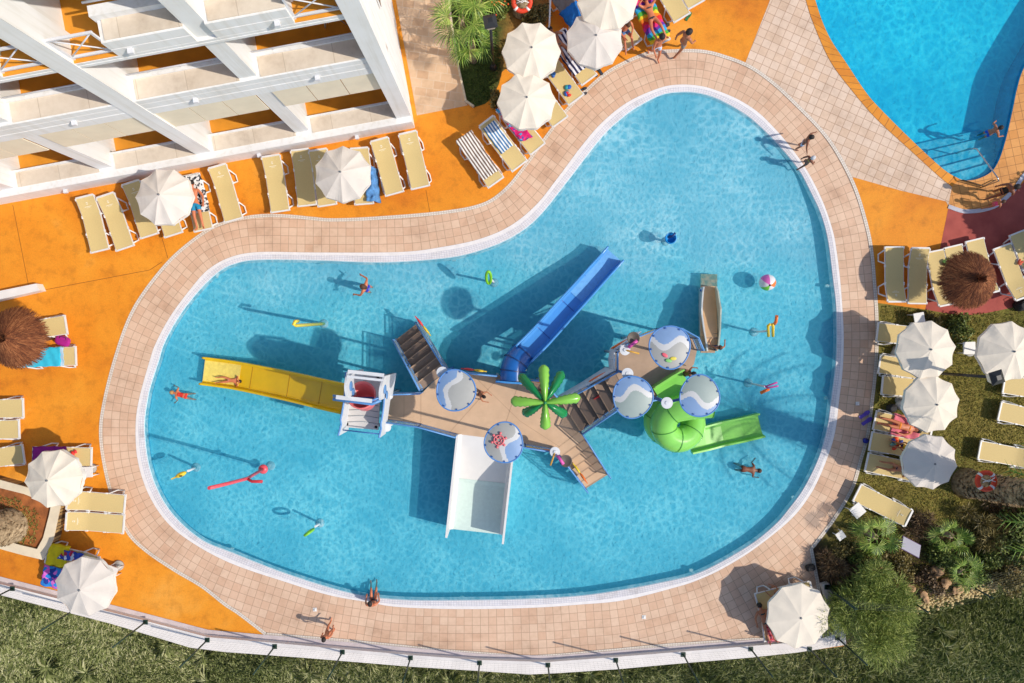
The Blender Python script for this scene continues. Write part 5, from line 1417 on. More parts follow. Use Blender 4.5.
r, q = toy(317.5, 525.5, 'lime green ring squirter in the lower left of the pool')
m = L(); m.tube([(0,0,0), rel(q,315.5,526.5,.8)], .04, 8); m.build('pole', PLW, r)
m = L(); tp = rel(q,313,529,1.0)
m.tube([tp+Vector((-.1+.13*math.cos(t_), -.08+.1*math.cos(t_)*.8, .25*math.sin(t_)+.1)) for t_ in [2*math.pi*i/18 for i in range(18)]], .045, 8, closed=True); m.build('ring', LIM, r)
r, q = toy(757.5, 332, 'spray toy with two yellow bars and an orange hook right of the ship slide')
m = L(); m.tube([(0,0,0), rel(q,767,331,1.0)], .035, 8); m.build('pole', PLW, r)
for k in range(2):
    m = L(); m.tube([rel(q,768.5+4.5*k,336,.85), rel(q,768+5*k,326,1.3), rel(q,770.5+1.5*k,324,1.35)], .05, 8); m.build('bar', YEL, r)
m = L(); m.tube([rel(q,774.5,324,1.2), rel(q,776,321.5,1.35), rel(q,776.8,316,1.5)], .055, 8); m.build('hook', ORG, r)
r, q = toy(751.5, 383.5, 'spray toy with two thin pink prongs and an orange tip above the green chute')
m = L(); m.tube([(0,0,0), rel(q,765,386.5,1.2)], .035, 8); m.build('pole', PLW, r)
m = L(); m.tube([rel(q,764,387,1.15), rel(q,777,382.5,1.5)], .03, 6); m.tube([rel(q,764,385.5,1.15), rel(q,768,388,1.2), rel(q,778,386,1.5)], .03, 6); m.build('prong', PNK, r)
m = L(); m.tube([rel(q,769,389,1.1), rel(q,760.5,393,1.1)], .055, 8); m.build('tip', ORG, r)
# beach ball fountain
q = P(767.5, 282.5, .28); r = empty('beach_ball', (q.x, q.y, .28), 'big ball with white, pink, green and orange segments at the right of the pool', 'ball', rz=.4)
cols = [c(226,222,224), c(226,110,186), c(226,222,224), c(120,200,60), c(226,222,224), c(232,120,50)]
r.rotation_euler = (R(20), R(-14), .5)
for k in range(6):
    m = L(); n = 10; Rb = .285
    for i in range(n+1):
        ph = math.pi*i/n
        for j in range(5):
            t_ = 2*math.pi*(k+j/4)/6; m.v.append(Vector((Rb*math.sin(ph)*math.cos(t_), Rb*math.sin(ph)*math.sin(t_), Rb*math.cos(ph))))
    for i in range(n):
        for j in range(4): a = i*5+j; m.face((a, a+5, a+6, a+1), True)
    m.build('segment', mat('ball%d' % (k if k % 2 else 0), cols[k], .35, .02), r)
m = L(); m.lathe((0,0,.27), [(.035,0),(.035,.02),(0,.025)], 10); m.build('valve', mat('black_metal', c(34,34,36)), r)
# handrail of the deep pool
HR = mat('chrome_rail', c(190,190,190), .25, .05, 5, 0, .9)
a = P(972,147,.35); b = P(997,177.5,.9); m = MB()
m.tube([Vector((a.x,a.y,-1.0)), Vector((a.x,a.y,.2)), Vector((a.x+.1,a.y-.1,.45)), Vector((b.x,b.y,.92)), Vector((b.x+.06,b.y-.12,.9)), Vector((b.x+.06,b.y-.14,.02))], .024, 8)
r = empty('pool_handrail', (b.x, b.y, 0), 'chrome handrail leading down the steps of the deep pool', 'handrail'); m.build('rail', HR, r)
m = MB(); e0 = P(963,180,.1); e1 = P(984,186,.1); e2 = P(996,180,.1); m.tube([Vector((e0.x,e0.y,-.05)), e0, e1, e2, Vector((e2.x,e2.y,.02))], .02, 8); m.build('lower_rail', mat('dark_hose', c(96,70,40), .6, .1), r)
# ------------------------------------------------------------------ people
SK = {'tan': c(176,112,78), 'red': c(204,120,82), 'dark': c(130,78,54), 'pale': c(214,156,122)}
HAIRC = {'dark': c(38,28,24), 'brown': c(84,54,36), 'blond': c(184,140,84), 'cap': c(200,200,204)}
def J(pose):
    b = dict(pelvis=(0,0,.535), waist=(0,.005,.63), chest=(0,0,.745), neck=(0,0,.835), head0=(0,.012,.885), head=(0,.015,.945),
             shL=(-.105,0,.805), elL=(-.135,-.01,.64), wrL=(-.15,.03,.50), shR=(.105,0,.805), elR=(.135,-.01,.64), wrR=(.15,.03,.50),
             hiL=(-.052,0,.52), knL=(-.06,.01,.28), anL=(-.062,-.01,.045), toL=(-.07,.09,.018),
             hiR=(.052,0,.52), knR=(.06,.01,.28), anR=(.062,-.01,.045), toR=(.07,.09,.018))
    b.update(POSES[pose]); return b
POSES = {
 'stand': {},
 'walk': dict(knL=(-.055,.11,.30), anL=(-.055,.13,.05), toL=(-.06,.22,.03), knR=(.055,-.02,.27), anR=(.055,-.15,.06), toR=(.06,-.07,.015), elL=(-.15,-.08,.65), wrL=(-.15,-.06,.50), elR=(.15,.06,.65), wrR=(.13,.17,.55)),
 'armsout': dict(elL=(-.20,.06,.70), wrL=(-.26,.14,.66), elR=(.20,.05,.70), wrR=(.27,.12,.62), knL=(-.07,.05,.29), anL=(-.08,.02,.045), toL=(-.09,.11,.018)),
 'wade': dict(elL=(-.20,.04,.70), wrL=(-.22,.16,.64), elR=(.20,.04,.70), wrR=(.22,.17,.66)),
 'sitedge': dict(pelvis=(0,0,.07), waist=(0,-.01,.16), chest=(0,.02,.275), neck=(0,.05,.36), head0=(0,.08,.40), head=(0,.10,.45), shL=(-.105,.03,.335), elL=(-.16,.03,.19), wrL=(-.15,.13,.13), shR=(.105,.03,.335), elR=(.17,.05,.20), wrR=(.15,.15,.14),
                 hiL=(-.052,.02,.06), knL=(-.05,.25,.03), anL=(-.09,.36,-.17), toL=(-.10,.44,-.19), hiR=(.052,.02,.06), knR=(.07,.25,.03), anR=(.05,.38,-.17), toR=(.05,.46,-.19)),
 'sit': dict(pelvis=(0,0,.07), waist=(0,-.02,.16), chest=(0,-.02,.275), neck=(0,.0,.36), head0=(0,.03,.40), head=(0,.05,.45), shL=(-.105,-.02,.335), elL=(-.15,.05,.20), wrL=(-.08,.18,.2), shR=(.105,-.02,.335), elR=(.15,.05,.20), wrR=(.08,.2,.2),
             hiL=(-.052,.02,.06), knL=(-.07,.22,.18), anL=(-.08,.36,.035), toL=(-.08,.45,.02), hiR=(.052,.02,.06), knR=(.08,.24,.14), anR=(.1,.42,.035), toR=(.12,.5,.03)),
 'lie': dict(elL=(-.2,.02,.70), wrL=(-.22,.04,.56), knL=(-.07,.0,.28), toL=(-.10,.06,.0), toR=(.10,.06,.0), elR=(.18,.0,.66), wrR=(.17,.03,.52)),
 'sunbathe': dict(elL=(-.2,.08,.86), wrL=(-.07,.14,.93), elR=(.2,.08,.87), wrR=(.06,.15,.95), knL=(-.10,.04,.29), anL=(-.05,.0,.06), toL=(-.06,.07,.02), knR=(.10,.08,.29), anR=(.14,.0,.06), toR=(.17,.06,.02)),
 'read': dict(elL=(-.18,.06,.70), wrL=(-.08,.18,.72), elR=(.18,.06,.70), wrR=(.08,.18,.72), knL=(-.09,.16,.34), anL=(-.07,.0,.17), toL=(-.08,.04,.09), knR=(.08,.1,.33), anR=(.07,.0,.1), toR=(.08,.06,.04)),
 'swim': dict(elL=(-.20,.02,.86), wrL=(-.16,.08,.99), elR=(.20,.02,.86), wrR=(.17,.06,.97), knL=(-.11,-.02,.30), anL=(-.15,.02,.08), toL=(-.16,-.03,.01), knR=(.10,-.03,.30), anR=(.12,.0,.07), toR=(.13,-.04,.0)),
 'paddle': dict(elL=(-.19,.05,.80), wrL=(-.20,.10,.93), elR=(.19,.06,.74), wrR=(.26,.09,.80), knL=(-.08,.2,.44), anL=(-.09,.34,.36), toL=(-.09,.4,.33), knR=(.08,.22,.42), anR=(.09,.32,.30), toR=(.09,.38,.26)),
 'kneel': dict(pelvis=(0,-.02,.22), waist=(0,.03,.31), chest=(0,.09,.42), neck=(0,.13,.5), head0=(0,.16,.54), head=(0,.18,.59), shL=(-.105,.1,.475), elL=(-.17,.2,.38), wrL=(-.14,.32,.33), shR=(.105,.1,.475), elR=(.17,.2,.38), wrR=(.14,.33,.33),
               hiL=(-.052,0,.2), knL=(-.07,.16,.05), anL=(-.07,-.06,.04), toL=(-.07,-.13,.02), hiR=(.052,0,.2), knR=(.07,.16,.05), anR=(.07,-.06,.04), toR=(.07,-.13,.02)),
}
RAD = dict(pelvis=(.074,.058), waist=(.062,.048), chest=(.082,.058), neck=.031, head0=(.042,.048), head=(.050,.056), shL=.036, elL=.024, wrL=.016, shR=.036, elR=.024, wrR=.016,
           hiL=.052, knL=.032, anL=.020, toL=.016, hiR=.052, knR=.032, anR=.020, toR=.016)
EDG = [('pelvis','waist'),('waist','chest'),('chest','neck'),('neck','head0'),('head0','head'),('chest','shL'),('shL','elL'),('elL','wrL'),('chest','shR'),('shR','elR'),('elR','wrR'),
       ('pelvis','hiL'),('hiL','knL'),('knL','anL'),('anL','toL'),('pelvis','hiR'),('hiR','knR'),('knR','anR'),('anR','toR')]
def skinmesh(verts, edges, rads, root, material, name, parent, sub=1):
    me = bpy.data.meshes.new(name); me.from_pydata([tuple(v) for v in verts], edges, []); o = bpy.data.objects.new(name, me); COL.objects.link(o)
    o.modifiers.new('skin', 'SKIN').use_smooth_shade = True
    if not me.skin_vertices: bpy.context.view_layer.update()
    lay = me.skin_vertices[0].data
    for i, r_ in enumerate(rads):
        lay[i].radius = (r_, r_) if not isinstance(r_, tuple) else r_; lay[i].use_root = (i == root)
    ss = o.modifiers.new('sub', 'SUBSURF'); ss.levels = sub; ss.render_levels = sub
    dg = bpy.context.evaluated_depsgraph_get(); dg.update()
    nm = bpy.data.meshes.new_from_object(o.evaluated_get(dg)); bpy.data.objects.remove(o); 
    nm.materials.clear(); nm.materials.append(material)
    for p in nm.polygons: p.use_smooth = True
    ob = bpy.data.objects.new(name, nm); COL.objects.link(ob); ob.parent = parent; return ob
def person(px, py, z, h, pose, rot, label, skin='tan', hair='dark', top=None, bottom=c(40,60,120), orient='up', long_hair=False, extra=None, group=None, z_is_feet=True, dz=0):
    """px,py: where the figure's origin (feet / hips / middle) stands at height z; rot: heading in the plan"""
    j = J(pose); q = P(px, py, z)
    r = empty('person', (q.x, q.y, z), label, 'person', group, rz=rot)
    if orient == 'face_up': f = lambda v: Vector((v[0], (v[2]-.5), v[1]+.062))
    elif orient == 'face_down': f = lambda v: Vector((-v[0], (v[2]-.5), -v[1]+.06))
    else: f = lambda v: Vector(v)
    names = list(j.keys()); verts = [f(j[k])*h for k in names]; idx = {k: i for i, k in enumerate(names)}
    edges = [(idx[a], idx[b]) for a, b in EDG]
    def rr(k, g=1.0):
        v = RAD[k]; return (v[0]*h*g, v[1]*h*g) if isinstance(v, tuple) else v*h*g
    rads = [rr(k) for k in names]
    for s_ in ('L', 'R'):        # palms and five fingers
        wr = Vector(j['wr'+s_]); el = Vector(j['el'+s_]); d_ = (wr-el).normalized()
        sd = d_.cross(Vector((0,1,0))); sd = sd.normalized() if sd.length > .2 else d_.cross(Vector((1,0,0))).normalized()
        cur = d_.cross(sd)*.3
        pc = wr+d_*.032; verts.append(f(pc)*h); rads.append((.020*h, .011*h)); ip = len(verts)-1; edges.append((idx['wr'+s_], ip))
        for k, (off, ln) in enumerate(((-1.5,.030),(-.5,.036),(.5,.034),(1.5,.027))):
            a = pc+d_*.020+sd*off*.0095; b = a+d_*ln*.55+cur*.01; e = b+d_*ln*.5+cur*.025
            i0 = len(verts)
            for p_, rq in ((a,.0055),(b,.005),(e,.0042)): verts.append(f(p_)*h); rads.append(rq*h)
            edges += [(ip, i0), (i0, i0+1), (i0+1, i0+2)]
        a = pc-sd*.020; b = a-sd*.012+d_*.020; i0 = len(verts)
        for p_, rq in ((a,.0065),(b,.005)): verts.append(f(p_)*h); rads.append(rq*h)
        edges += [(ip, i0), (i0, i0+1)]
    sm = mat('skin_'+skin, SK[skin], .5, .08, 4)
    body = skinmesh(verts, edges, rads, idx['pelvis'], sm, 'body', r)
    # hair
    H1 = f(j['head'])*h; H0 = f(j['head0'])*h; axis = (H1-H0).normalized()
    fw = (f((j['head'][0], j['head'][1]+.1, j['head'][2]))*h-H1).normalized()
    Mh = Matrix((axis.cross(fw)*-1, fw, axis)).transposed()
    hm = mat('hair_'+hair, HAIRC[hair], .7, .15, 30)
    m = L(); m.local = True
    m.ball(H1+axis*.012*h-fw*.012*h, .064*h, .072*h, .062*h, 16, Mh)
    if long_hair: m.tube([H1-fw*.05*h, H0-fw*.06*h-axis*.02*h, H0-fw*.05*h-axis*.08*h], [.045*h,.04*h,.02*h], 8)
    m.build('hair' if hair != 'cap' else 'cap', hm, r)
    m = L()                                  # face: eyes, nose, mouth, ears
    for s_ in (-1, 1):
        m.ball(H1+fw*.060*h-axis*.022*h+Mh @ Vector((s_*.020*h,0,0)), .007*h, n=8)
    m.build('eyes', mat('eye_dark', c(40,30,26), .3, .02), r)
    m = L(); m.tube([H1+fw*.060*h-axis*.028*h, H1+fw*.072*h-axis*.045*h], [.006*h,.010*h], 6)
    for s_ in (-1, 1): m.ball(H1-axis*.03*h+Mh @ Vector((s_*.055*h,0,0)), .008*h, .012*h, .018*h, 8)
    m.build('nose_and_ears', sm, r)
    m = L(); m.ball(H0+fw*.055*h-axis*.0*h, .018*h, .008*h, .006*h, 8, Mh); m.build('mouth', mat('lips', c(170,80,76), .5, .02), r)
    def cloth(keys, eds, fac, col, name):
        vs = []; ra = []
        for k in keys:
            if isinstance(k, tuple):
                a, b, t_ = k; vs.append(f(Vector(j[a]).lerp(Vector(j[b]), t_))*h)
                ra_a = RAD[a] if isinstance(RAD[a], tuple) else (RAD[a],)*2; ra_b = RAD[b] if isinstance(RAD[b], tuple) else (RAD[b],)*2
                ra.append(tuple((x*(1-t_)+y*t_)*h*fac for x, y in zip(ra_a, ra_b)))
            else: vs.append(f(j[k])*h); v = rr(k, fac); ra.append(v if isinstance(v, tuple) else (v, v))
        skinmesh(vs, eds, ra, 0, mat(name+label[:18], col, .8, .1, 12) if not hasattr(col, 'node_tree') else col, name, r)
    if bottom is not None:
        if top == 'shorts': t_ = .62
        else: t_ = .30 if top is None else .14
        cloth(['pelvis', ('pelvis','waist',.35), 'hiL', ('hiL','knL',t_), 'hiR', ('hiR','knR',t_)], [(0,1),(0,2),(2,3),(0,4),(4,5)], 1.16, bottom, 'shorts' if t_ > .2 else 'swimwear')
    if top not in (None, 'shorts'):
        cloth([('waist','chest',.25 if extra == 'suit' else .7), 'chest', ('chest','neck',.25)]+(['waist','pelvis'] if extra == 'suit' else []), [(0,1),(1,2)]+([(0,3),(3,4)] if extra == 'suit' else []), 1.12, top, 'swim_top')
    return r
PI = math.pi
def hd(dx, dy): return math.atan2(-dx, dy)       # heading that turns local +y to the plan direction (dx,dy)
person(677, 53, .02, 1.72, 'walk', hd(.75,.55), 'man with grey shorts walking on the edge of the paving, top middle', 'tan', 'dark', 'shorts', c(150,142,136))
person(652.5, 56, .02, 1.62, 'walk', hd(.3,-.7), 'shirtless person in pale blue shorts bending at the paving edge by the sunbather', 'red', 'dark', 'shorts', c(196,206,226))
person(652, 21, .42, 1.66, 'sunbathe', hd(-.2,.55), 'woman in a dark bikini sunbathing on the rainbow towel', 'red', 'brown', c(70,60,66), c(50,44,50), 'face_up')
person(624, 32, .42, 1.6, 'sit', hd(.3,-.95), 'sitter half hidden by the top umbrella with bare legs over the lounger', 'red', 'brown', 'shorts', c(90,130,180))
person(197, 206, .45, 1.72, 'lie', hd(-.2,.98), 'man in turquoise blue shorts lying on the leaf patterned towel', 'red', 'dark', 'shorts', c(24,134,176), 'face_up')
person(796, 147.5, .02, 1.3, 'armsout', hd(.9,-.3), 'child with arms held out walking at the upper right pool rim', 'dark', 'dark', 'shorts', c(190,200,226))
person(799, 166.5, .02, 1.18, 'walk', hd(.7,.4), 'child with a grey cap and yellow top at the upper right pool rim', 'dark', 'cap', c(220,190,40), c(60,60,70))
person(372, 290, ZF, 1.55, 'wade', hd(-.9,.35), 'bather in a bright blue swimsuit wading at the top left of the pool', 'red', 'brown', c(20,60,200), c(20,60,200), extra='suit', long_hair=True)
person(229, 380, .14, .92, 'sunbathe', hd(.95,-.1), 'child splashing down on the end of the yellow slide', 'red', 'dark', None, c(190,120,100), 'face_up')
person(187, 396, -.06, 1.15, 'paddle', hd(-.96,.25), 'child in a red swimsuit floating left of the yellow slide', 'red', 'blond', c(214,50,40), c(214,50,40), 'face_down', extra='suit')
person(711, 347.5, .55, 1.12, 'wade', hd(0,1), 'child in a dark blue top climbing the steps of the ship slide', 'tan', 'brown', c(24,40,110), c(24,40,110), extra='suit')
person(683, 373, ZR, 1.05, 'kneel', hd(1,.1), 'child kneeling at the entry of the green slide under the balloon canopy', 'dark', 'dark', 'shorts', c(80,70,60))
person(742, 468.5, -.06, 1.3, 'paddle', hd(.9,-.1), 'sunburnt swimmer below the green chute', 'dark', 'brown', None, c(120,60,40), 'face_down')
person(374, 600.5, .02, 1.45, 'sitedge', hd(-.05,1), 'bather sitting on the bottom pool rim with feet in the water', 'red', 'dark', None, c(60,50,60))
person(333, 625, .02, 1.25, 'walk', hd(.1,.9), 'small child walking on the paving by the bottom wall', 'red', 'dark', None, c(150,90,70))
person(977, 138, -.45, 1.25, 'wade', hd(.8,.3), 'boy in blue shorts on the steps in the deep pool', 'tan', 'dark', 'shorts', c(20,80,200))
person(987, 196, .02, 1.5, 'walk', hd(.9,.35), 'woman in a black swimsuit walking past the deep pool steps', 'dark', 'dark', c(20,20,22), c(20,20,22), extra='suit')
person(984, 207, .02, 1.0, 'walk', hd(.9,.1), 'small child with a pink top beside the woman in black', 'tan', 'brown', c(214,80,130), c(214,80,130), extra='suit')
person(897, 425, .44, 1.55, 'lie', hd(.95,-.25), 'person in an orange bikini lying on the salmon towel', 'red', 'dark', c(240,140,40), c(240,140,40), 'face_up')
person(893, 467, .42, 1.45, 'read', hd(.95,-.2), 'person in dark swimwear reading with bent knees on the lowest lawn lounger', 'tan', 'dark', c(30,36,60), c(30,36,60), 'face_up')
person(902, 446, .40, 1.0, 'sit', hd(-.95,.2), 'person with a yellow top sitting among the beach things on the lawn lounger', 'tan', 'brown', c(236,200,60), c(60,80,150), extra='suit')
person(774, 590, .02, 1.1, 'kneel', hd(-.9,.5), 'child with an orange cap crouching beside the corner umbrella', 'tan', 'brown', c(240,80,30), c(240,80,30), extra='suit')
person(765, 622, .42, 1.45, 'lie', hd(-.35,.95), 'sunbather on the red towel half under the corner umbrella', 'tan', 'dark', c(30,60,60), c(30,60,60), 'face_up')
person(560, 47, .42, 1.5, 'read', hd(-.5,.8), 'person with a book lying above the navy striped towel', 'tan', 'dark', c(120,110,96), c(120,110,96), 'face_up')
person(480, 393, ZM, 1.0, 'kneel', hd(.6,-.3), 'small child crouching on the tan platform right of the west canopy', 'tan', 'dark', None, c(120,80,70))
# ------------------------------------------------------------------ plants
PALMG = leaf_mat('fan_palm_leaf', [c(62,88,26), c(98,134,40), c(140,168,62), c(178,188,96)], .5, 3)
BARK = mat('palm_bark', c(140,116,86), .95, .35, 9, .9, col2=c(196,172,138))
def fan_palm(px, py, zb, h, n, ll, lab, seed=1, group='fan palms', mat_=None, low=-.5):
    rnd = random.Random(seed); q = P(px, py, zb+h); r = empty('fan_palm', (q.x, q.y, zb), lab, 'palm', group)
    m = L(); m.tube([(0,0,0), (0,0,h*.6), (0,0,h)], [.14,.11,.09], 10); m.build('trunk', BARK, r)
    for k in range(n):
        az = k*2.4+rnd.uniform(-.3,.3); el = rnd.uniform(low, 1.1); pl = ll*rnd.uniform(.75,1.1)*.55
        d_ = Vector((math.cos(az)*math.cos(el), math.sin(az)*math.cos(el), math.sin(el))); base = Vector((0,0,h)); hub = base+d_*pl
        m = L(); m.tube([base, base.lerp(hub,.5)+Vector((0,0,.04)), hub], .012, 4)
        side = d_.cross(Vector((0,0,1))).normalized(); upv = side.cross(d_)
        nb = 22; fl = ll*rnd.uniform(.5,.65)
        for i in range(nb):
            a = (i/(nb-1)-.5)*R(250); dd = (d_*math.cos(a)+side*math.sin(a)).normalized(); L_ = fl*(.75+.25*math.cos(a*.8))*rnd.uniform(.9,1.05)
            mid_ = hub+dd*L_*.6+upv*.05*math.cos(a); tip = hub+dd*L_-Vector((0,0,.10*L_+rnd.uniform(0,.12)))
            w_ = dd.cross(upv).normalized()*L_*.030
            m.quad(hub, mid_-w_, tip, mid_+w_)
        m.build('leaf', mat_ or PALMG, r)
    return r
fan_palm(461, 17, 0, 2.0, 12, 1.1, 'bright green fan palm at the top beside the stone path', 4)
fan_palm(471, 42, 0, 1.5, 9, .9, 'lower fan palm crown leaning over the dark grass by the lamp', 9)
fan_palm(478, -8, 0, 2.0, 10, 1.1, 'fan palm cut by the top edge above the lamp', 12)
fan_palm(876, 537, 0, .9, 11, .85, 'young fan palm left of the information board', 21)
fan_palm(952, 536, 0, .8, 9, .75, 'young palm right of the information board', 23)
fan_palm(963, 572, 0, .7, 9, .7, 'small palm above the lower right garden edge', 25)
# big palm trunks whose crowns stand outside the picture
def big_palm(b, t, zt, r0, lab, seed):
    A = P(*b, 0); B = P(*t, zt); r = empty('palm_tree', A, lab, 'palm', 'tall palms with crowns beyond the picture'); rnd = random.Random(seed)
    m = MB(); m.tube([A, A.lerp(B,.04)+Vector((0,0,.1)), A.lerp(B,.5), B], [r0*1.25, r0, r0*.85, r0*.8], 14)
    N_ = 1100
    for k in range(N_):
        f = rnd.random(); c_ = A.lerp(B, f); a = rnd.uniform(0, 2*PI); rr = r0*(1-.15*f)
        d_ = Vector((math.cos(a), math.sin(a), 0)); u_ = Vector((0,0,1)); s_ = d_.cross(u_)*.05
        p = c_+d_*rr*.95; m.v += [p-s_, p+s_, p+d_*.07+u_*.11]; n = len(m.v); m.face((n-3,n-2,n-1))
        m.v += [p-s_, p+d_*.07+u_*.11, p-u_*.05+d_*.02]; m.face((n, n+1, n+2))
    m.build('trunk', BARK, r)
    for k in range(14):
        az = k*2.4; m = MB(); L_ = 2.4; d_ = Vector((math.cos(az), math.sin(az), 0)); s_ = Vector((-d_.y,d_.x,0))
        pts = [B+d_*L_*f+Vector((0,0,.9*math.sin(f*2.4)-.9*f*f)) for f in (0,.2,.4,.6,.8,1)]
        m.tube(pts, .02, 4)
        for f in [i/30 for i in range(3,31)]:
            c_ = B+d_*L_*f+Vector((0,0,.9*math.sin(f*2.4)-.9*f*f))
            for sg in (-1, 1):
                tip = c_+s_*sg*.5*(1.1-f*.6)+d_*.2-Vector((0,0,.12)); m.tri(c_-d_*.02, c_+d_*.02, tip)
        m.build('frond', PALMG, r)
big_palm((966,483), (1105,508), 6.4, .46, 'thick rough palm trunk carrying a lifebuoy at the right edge', 1)
big_palm((16,524), (-140,566), 6.0, .62, 'thick rough palm trunk rising from the stone planter at the left edge', 2)
big_palm((523,12), (532,-300), 7.5, .30, 'thick palm trunk carrying a lifebuoy at the top edge', 3)
# white frame of a beach shower at the top
m = MB(); a = P(549.5, 23, .9); b = P(551, -14, .9); m.beam(a, b, .05, .06); m.beam(Vector((a.x,a.y,.5)), Vector((b.x,b.y,.5)), .03, .05)
for p in (a, b, (a+b)/2): m.tube([(p.x,p.y,0),(p.x,p.y,.9)], .03, 6)
tag(m.build('railing', _mats['white_metal']), 'short white railing between the bed and the top loungers', 'railing')
def shrub(px, py, z0, rad, h, n, cols, lab, name='shrub', leaf=.07, seed=1, feather=False, group='shrubs of the garden', clumps=9, cat='shrub', zoff=0):
    rnd = random.Random(seed); q = P(px, py, h*.5); r = empty(name, (q.x, q.y, z0), lab, cat, group)
    lm = leaf_mat(name+str(seed), cols, .6, 1.6)
    cl_ = [(Vector((rnd.gauss(0,.42)*rad, rnd.gauss(0,.42)*rad, h*rnd.uniform(.35,.85))), rad*rnd.uniform(.28,.52)) for _ in range(clumps)]
    m = L()
    for (c_, rr) in cl_[:10]: m.tube([(0,0,0), c_*.5+Vector((0,0,-.05)), c_], [.035,.02,.008], 5)
    m.build('stems', BARK, r)
    m = L()
    for k in range(n):
        c_, rr = cl_[rnd.randrange(len(cl_))]
        d_ = Vector((rnd.gauss(0,1), rnd.gauss(0,1), rnd.gauss(0,.8)+.15)).normalized(); p = c_+d_*rr*rnd.uniform(.45,1.05); p.z = max(p.z, .03)
        if feather:
            t_ = (d_+Vector((rnd.gauss(0,.5), rnd.gauss(0,.5), rnd.gauss(0,.3)))).normalized(); L_ = leaf*rnd.uniform(1.5,3.0); w_ = t_.cross(Vector((rnd.gauss(0,1),rnd.gauss(0,1),1))).normalized()*leaf*.10
            m.quad(p-w_, p+t_*L_*.5-w_*1.4, p+t_*L_, p+w_)
        else:
            t_ = Vector((rnd.gauss(0,1), rnd.gauss(0,1), rnd.gauss(0,.5))).normalized(); w_ = t_.cross(Vector((rnd.gauss(0,1),rnd.gauss(0,1),.6))).normalized()*leaf*.35; L_ = leaf*rnd.uniform(.7,1.3)
            m.quad(p, p+t_*L_*.5-w_, p+t_*L_, p+t_*L_*.5+w_)
    m.build('foliage', lm, r); return r
GR = [c(48,58,20), c(78,92,32), c(110,122,46), c(140,146,70)]; OL = [c(64,58,28), c(98,88,40), c(128,112,54), c(156,136,80)]; BR = [c(58,42,26), c(92,68,44), c(128,100,66), c(150,126,90)]; FG_ = [c(84,102,34), c(120,136,50), c(150,160,72), c(180,186,104)]
shrub(868, 612, -.2, 1.45, 1.7, 26000, FG_, 'big feathery light green bush right of the corner umbrella', 'feathery_bush', .075, 1, True, clumps=34)
sh = [(834,566,.5,.6,BR,'brown dry shrub between the corner umbrella and the feathery bush',2500,True),
 (846,553,.5,.5,OL,'low olive shrub beside the grey square stool',1800,False),(862,560,.55,.6,GR,'dark green shrub below the young palm',2200,False),
 (893,556,.5,.5,OL,'olive shrub left of the tilted board',1800,False),(899,575,.5,.45,OL,'low yellowish shrub below the tilted board',1800,False),
 (925,574,.45,.4,BR,'reddish brown shrub in the lower garden middle',1500,False),(941,556,.5,.5,GR,'green shrub right of the tilted board',1900,False),
 (957,560,.55,.6,GR,'bright green shrub beside the small palms',2200,False),(984,566,.6,.7,GR,'green shrub at the lower right garden bank',2400,False),
 (990,530,.7,.8,OL,'tangled olive shrub in the right garden',2600,True),(1008,548,.8,.9,GR,'dark green bush near the right edge of the garden',3200,False),
 (1018,520,.8,1.0,GR,'dark bush under the big palm trunk at the right edge',3200,False),(920,525,.45,.4,BR,'dry brown plant above the tilted board',1400,True),
 (935,535,.4,.4,BR,'reddish dry shrub between the board and the palm',1300,False),(1016,575,.6,.6,OL,'olive shrub on the bank at the right edge',2200,False),
 (880,590,.5,.5,OL,'olive undergrowth right of the feathery bush',1800,False),(1000,512,.5,.5,BR,'brown stalks beneath the palm trunk',1500,True),
 (497,100,.35,.3,OL,'small olive plant at the corner of the top bed',700,False),(499,4,.5,.5,GR,'dark bush with orange flowers at the top of the bed',2800,False),
 (538,14,.6,.6,OL,'olive bush right of the top palm trunk',1800,False),(930,322,.35,.3,OL,'low grey green plants on the lawn by the red pavement',900,False),
 (955,327,.6,.35,GR,'low plants on the lawn below the straw parasol',1500,False),(512,50,.3,.25,OL,'low yellowish herbs beside the upper umbrella',600,False)]
for i, (a, b, rd, h, cols, lab, n, fe) in enumerate(sh): shrub(a, b, 0, rd, h, n, cols, lab, 'shrub', .085, 10+i, fe, clumps=10)
# flowers on the dark bush
m = MB(); rnd = random.Random(5)
for k in range(14):
    q = P(498+rnd.gauss(0,5), 4+rnd.gauss(0,5), .6); m.ball(q, .035, n=6)
tag(m.build('orange_flowers', mat('flower_orange', c(232,90,20), .6, .1)), 'scattered orange flowers on the dark bush at the top', 'flowers')
shrub(1166, 231, 0, 1.95, 4.6, 22000, GR, 'leafy tree just beyond the right edge shading the red pavement', 'shade_tree', .16, 77, False, 'trees beyond the right edge', 14, 'tree')
# big stones in the garden
rnd = random.Random(11)
for i, (a, b, s, lab) in enumerate(((887,568,.22,'pale reddish rock left of the board in the garden'),(938,571,.26,'pale pinkish rock in the middle of the lower garden'),(945,583,.2,'low tan rock by the garden bank'),(908,590,.22,'sandy rock at the bank left of a fence post'),(925,597,.2,'yellowish rock at the garden bank below the others'),(958,590,.18,'small yellow rock near the hidden fence post'))):
    bm = bmesh.new(); bmesh.ops.create_icosphere(bm, subdivisions=3, radius=1)
    for v_ in bm.verts:
        p = v_.co; k = 1+.22*math.sin(p.x*3.1+i)+.16*math.sin(p.y*4.3+2*i)+.12*math.sin(p.z*5+p.x*6+i); v_.co = Vector((p.x*s*1.0*k, p.y*s*.75*k, p.z*s*.5*k))
    me = bpy.data.meshes.new('rock'); bm.to_mesh(me); bm.free(); me.materials.append(mat('garden_rock', c(190,150,110), .95, .2, 6, .6))
    o = bpy.data.objects.new('rock', me); COL.objects.link(o); o.location = P(a, b, .1); o.rotation_euler = (0,0,i*1.3); tag(o, lab, 'rock', 'rocks in the garden')
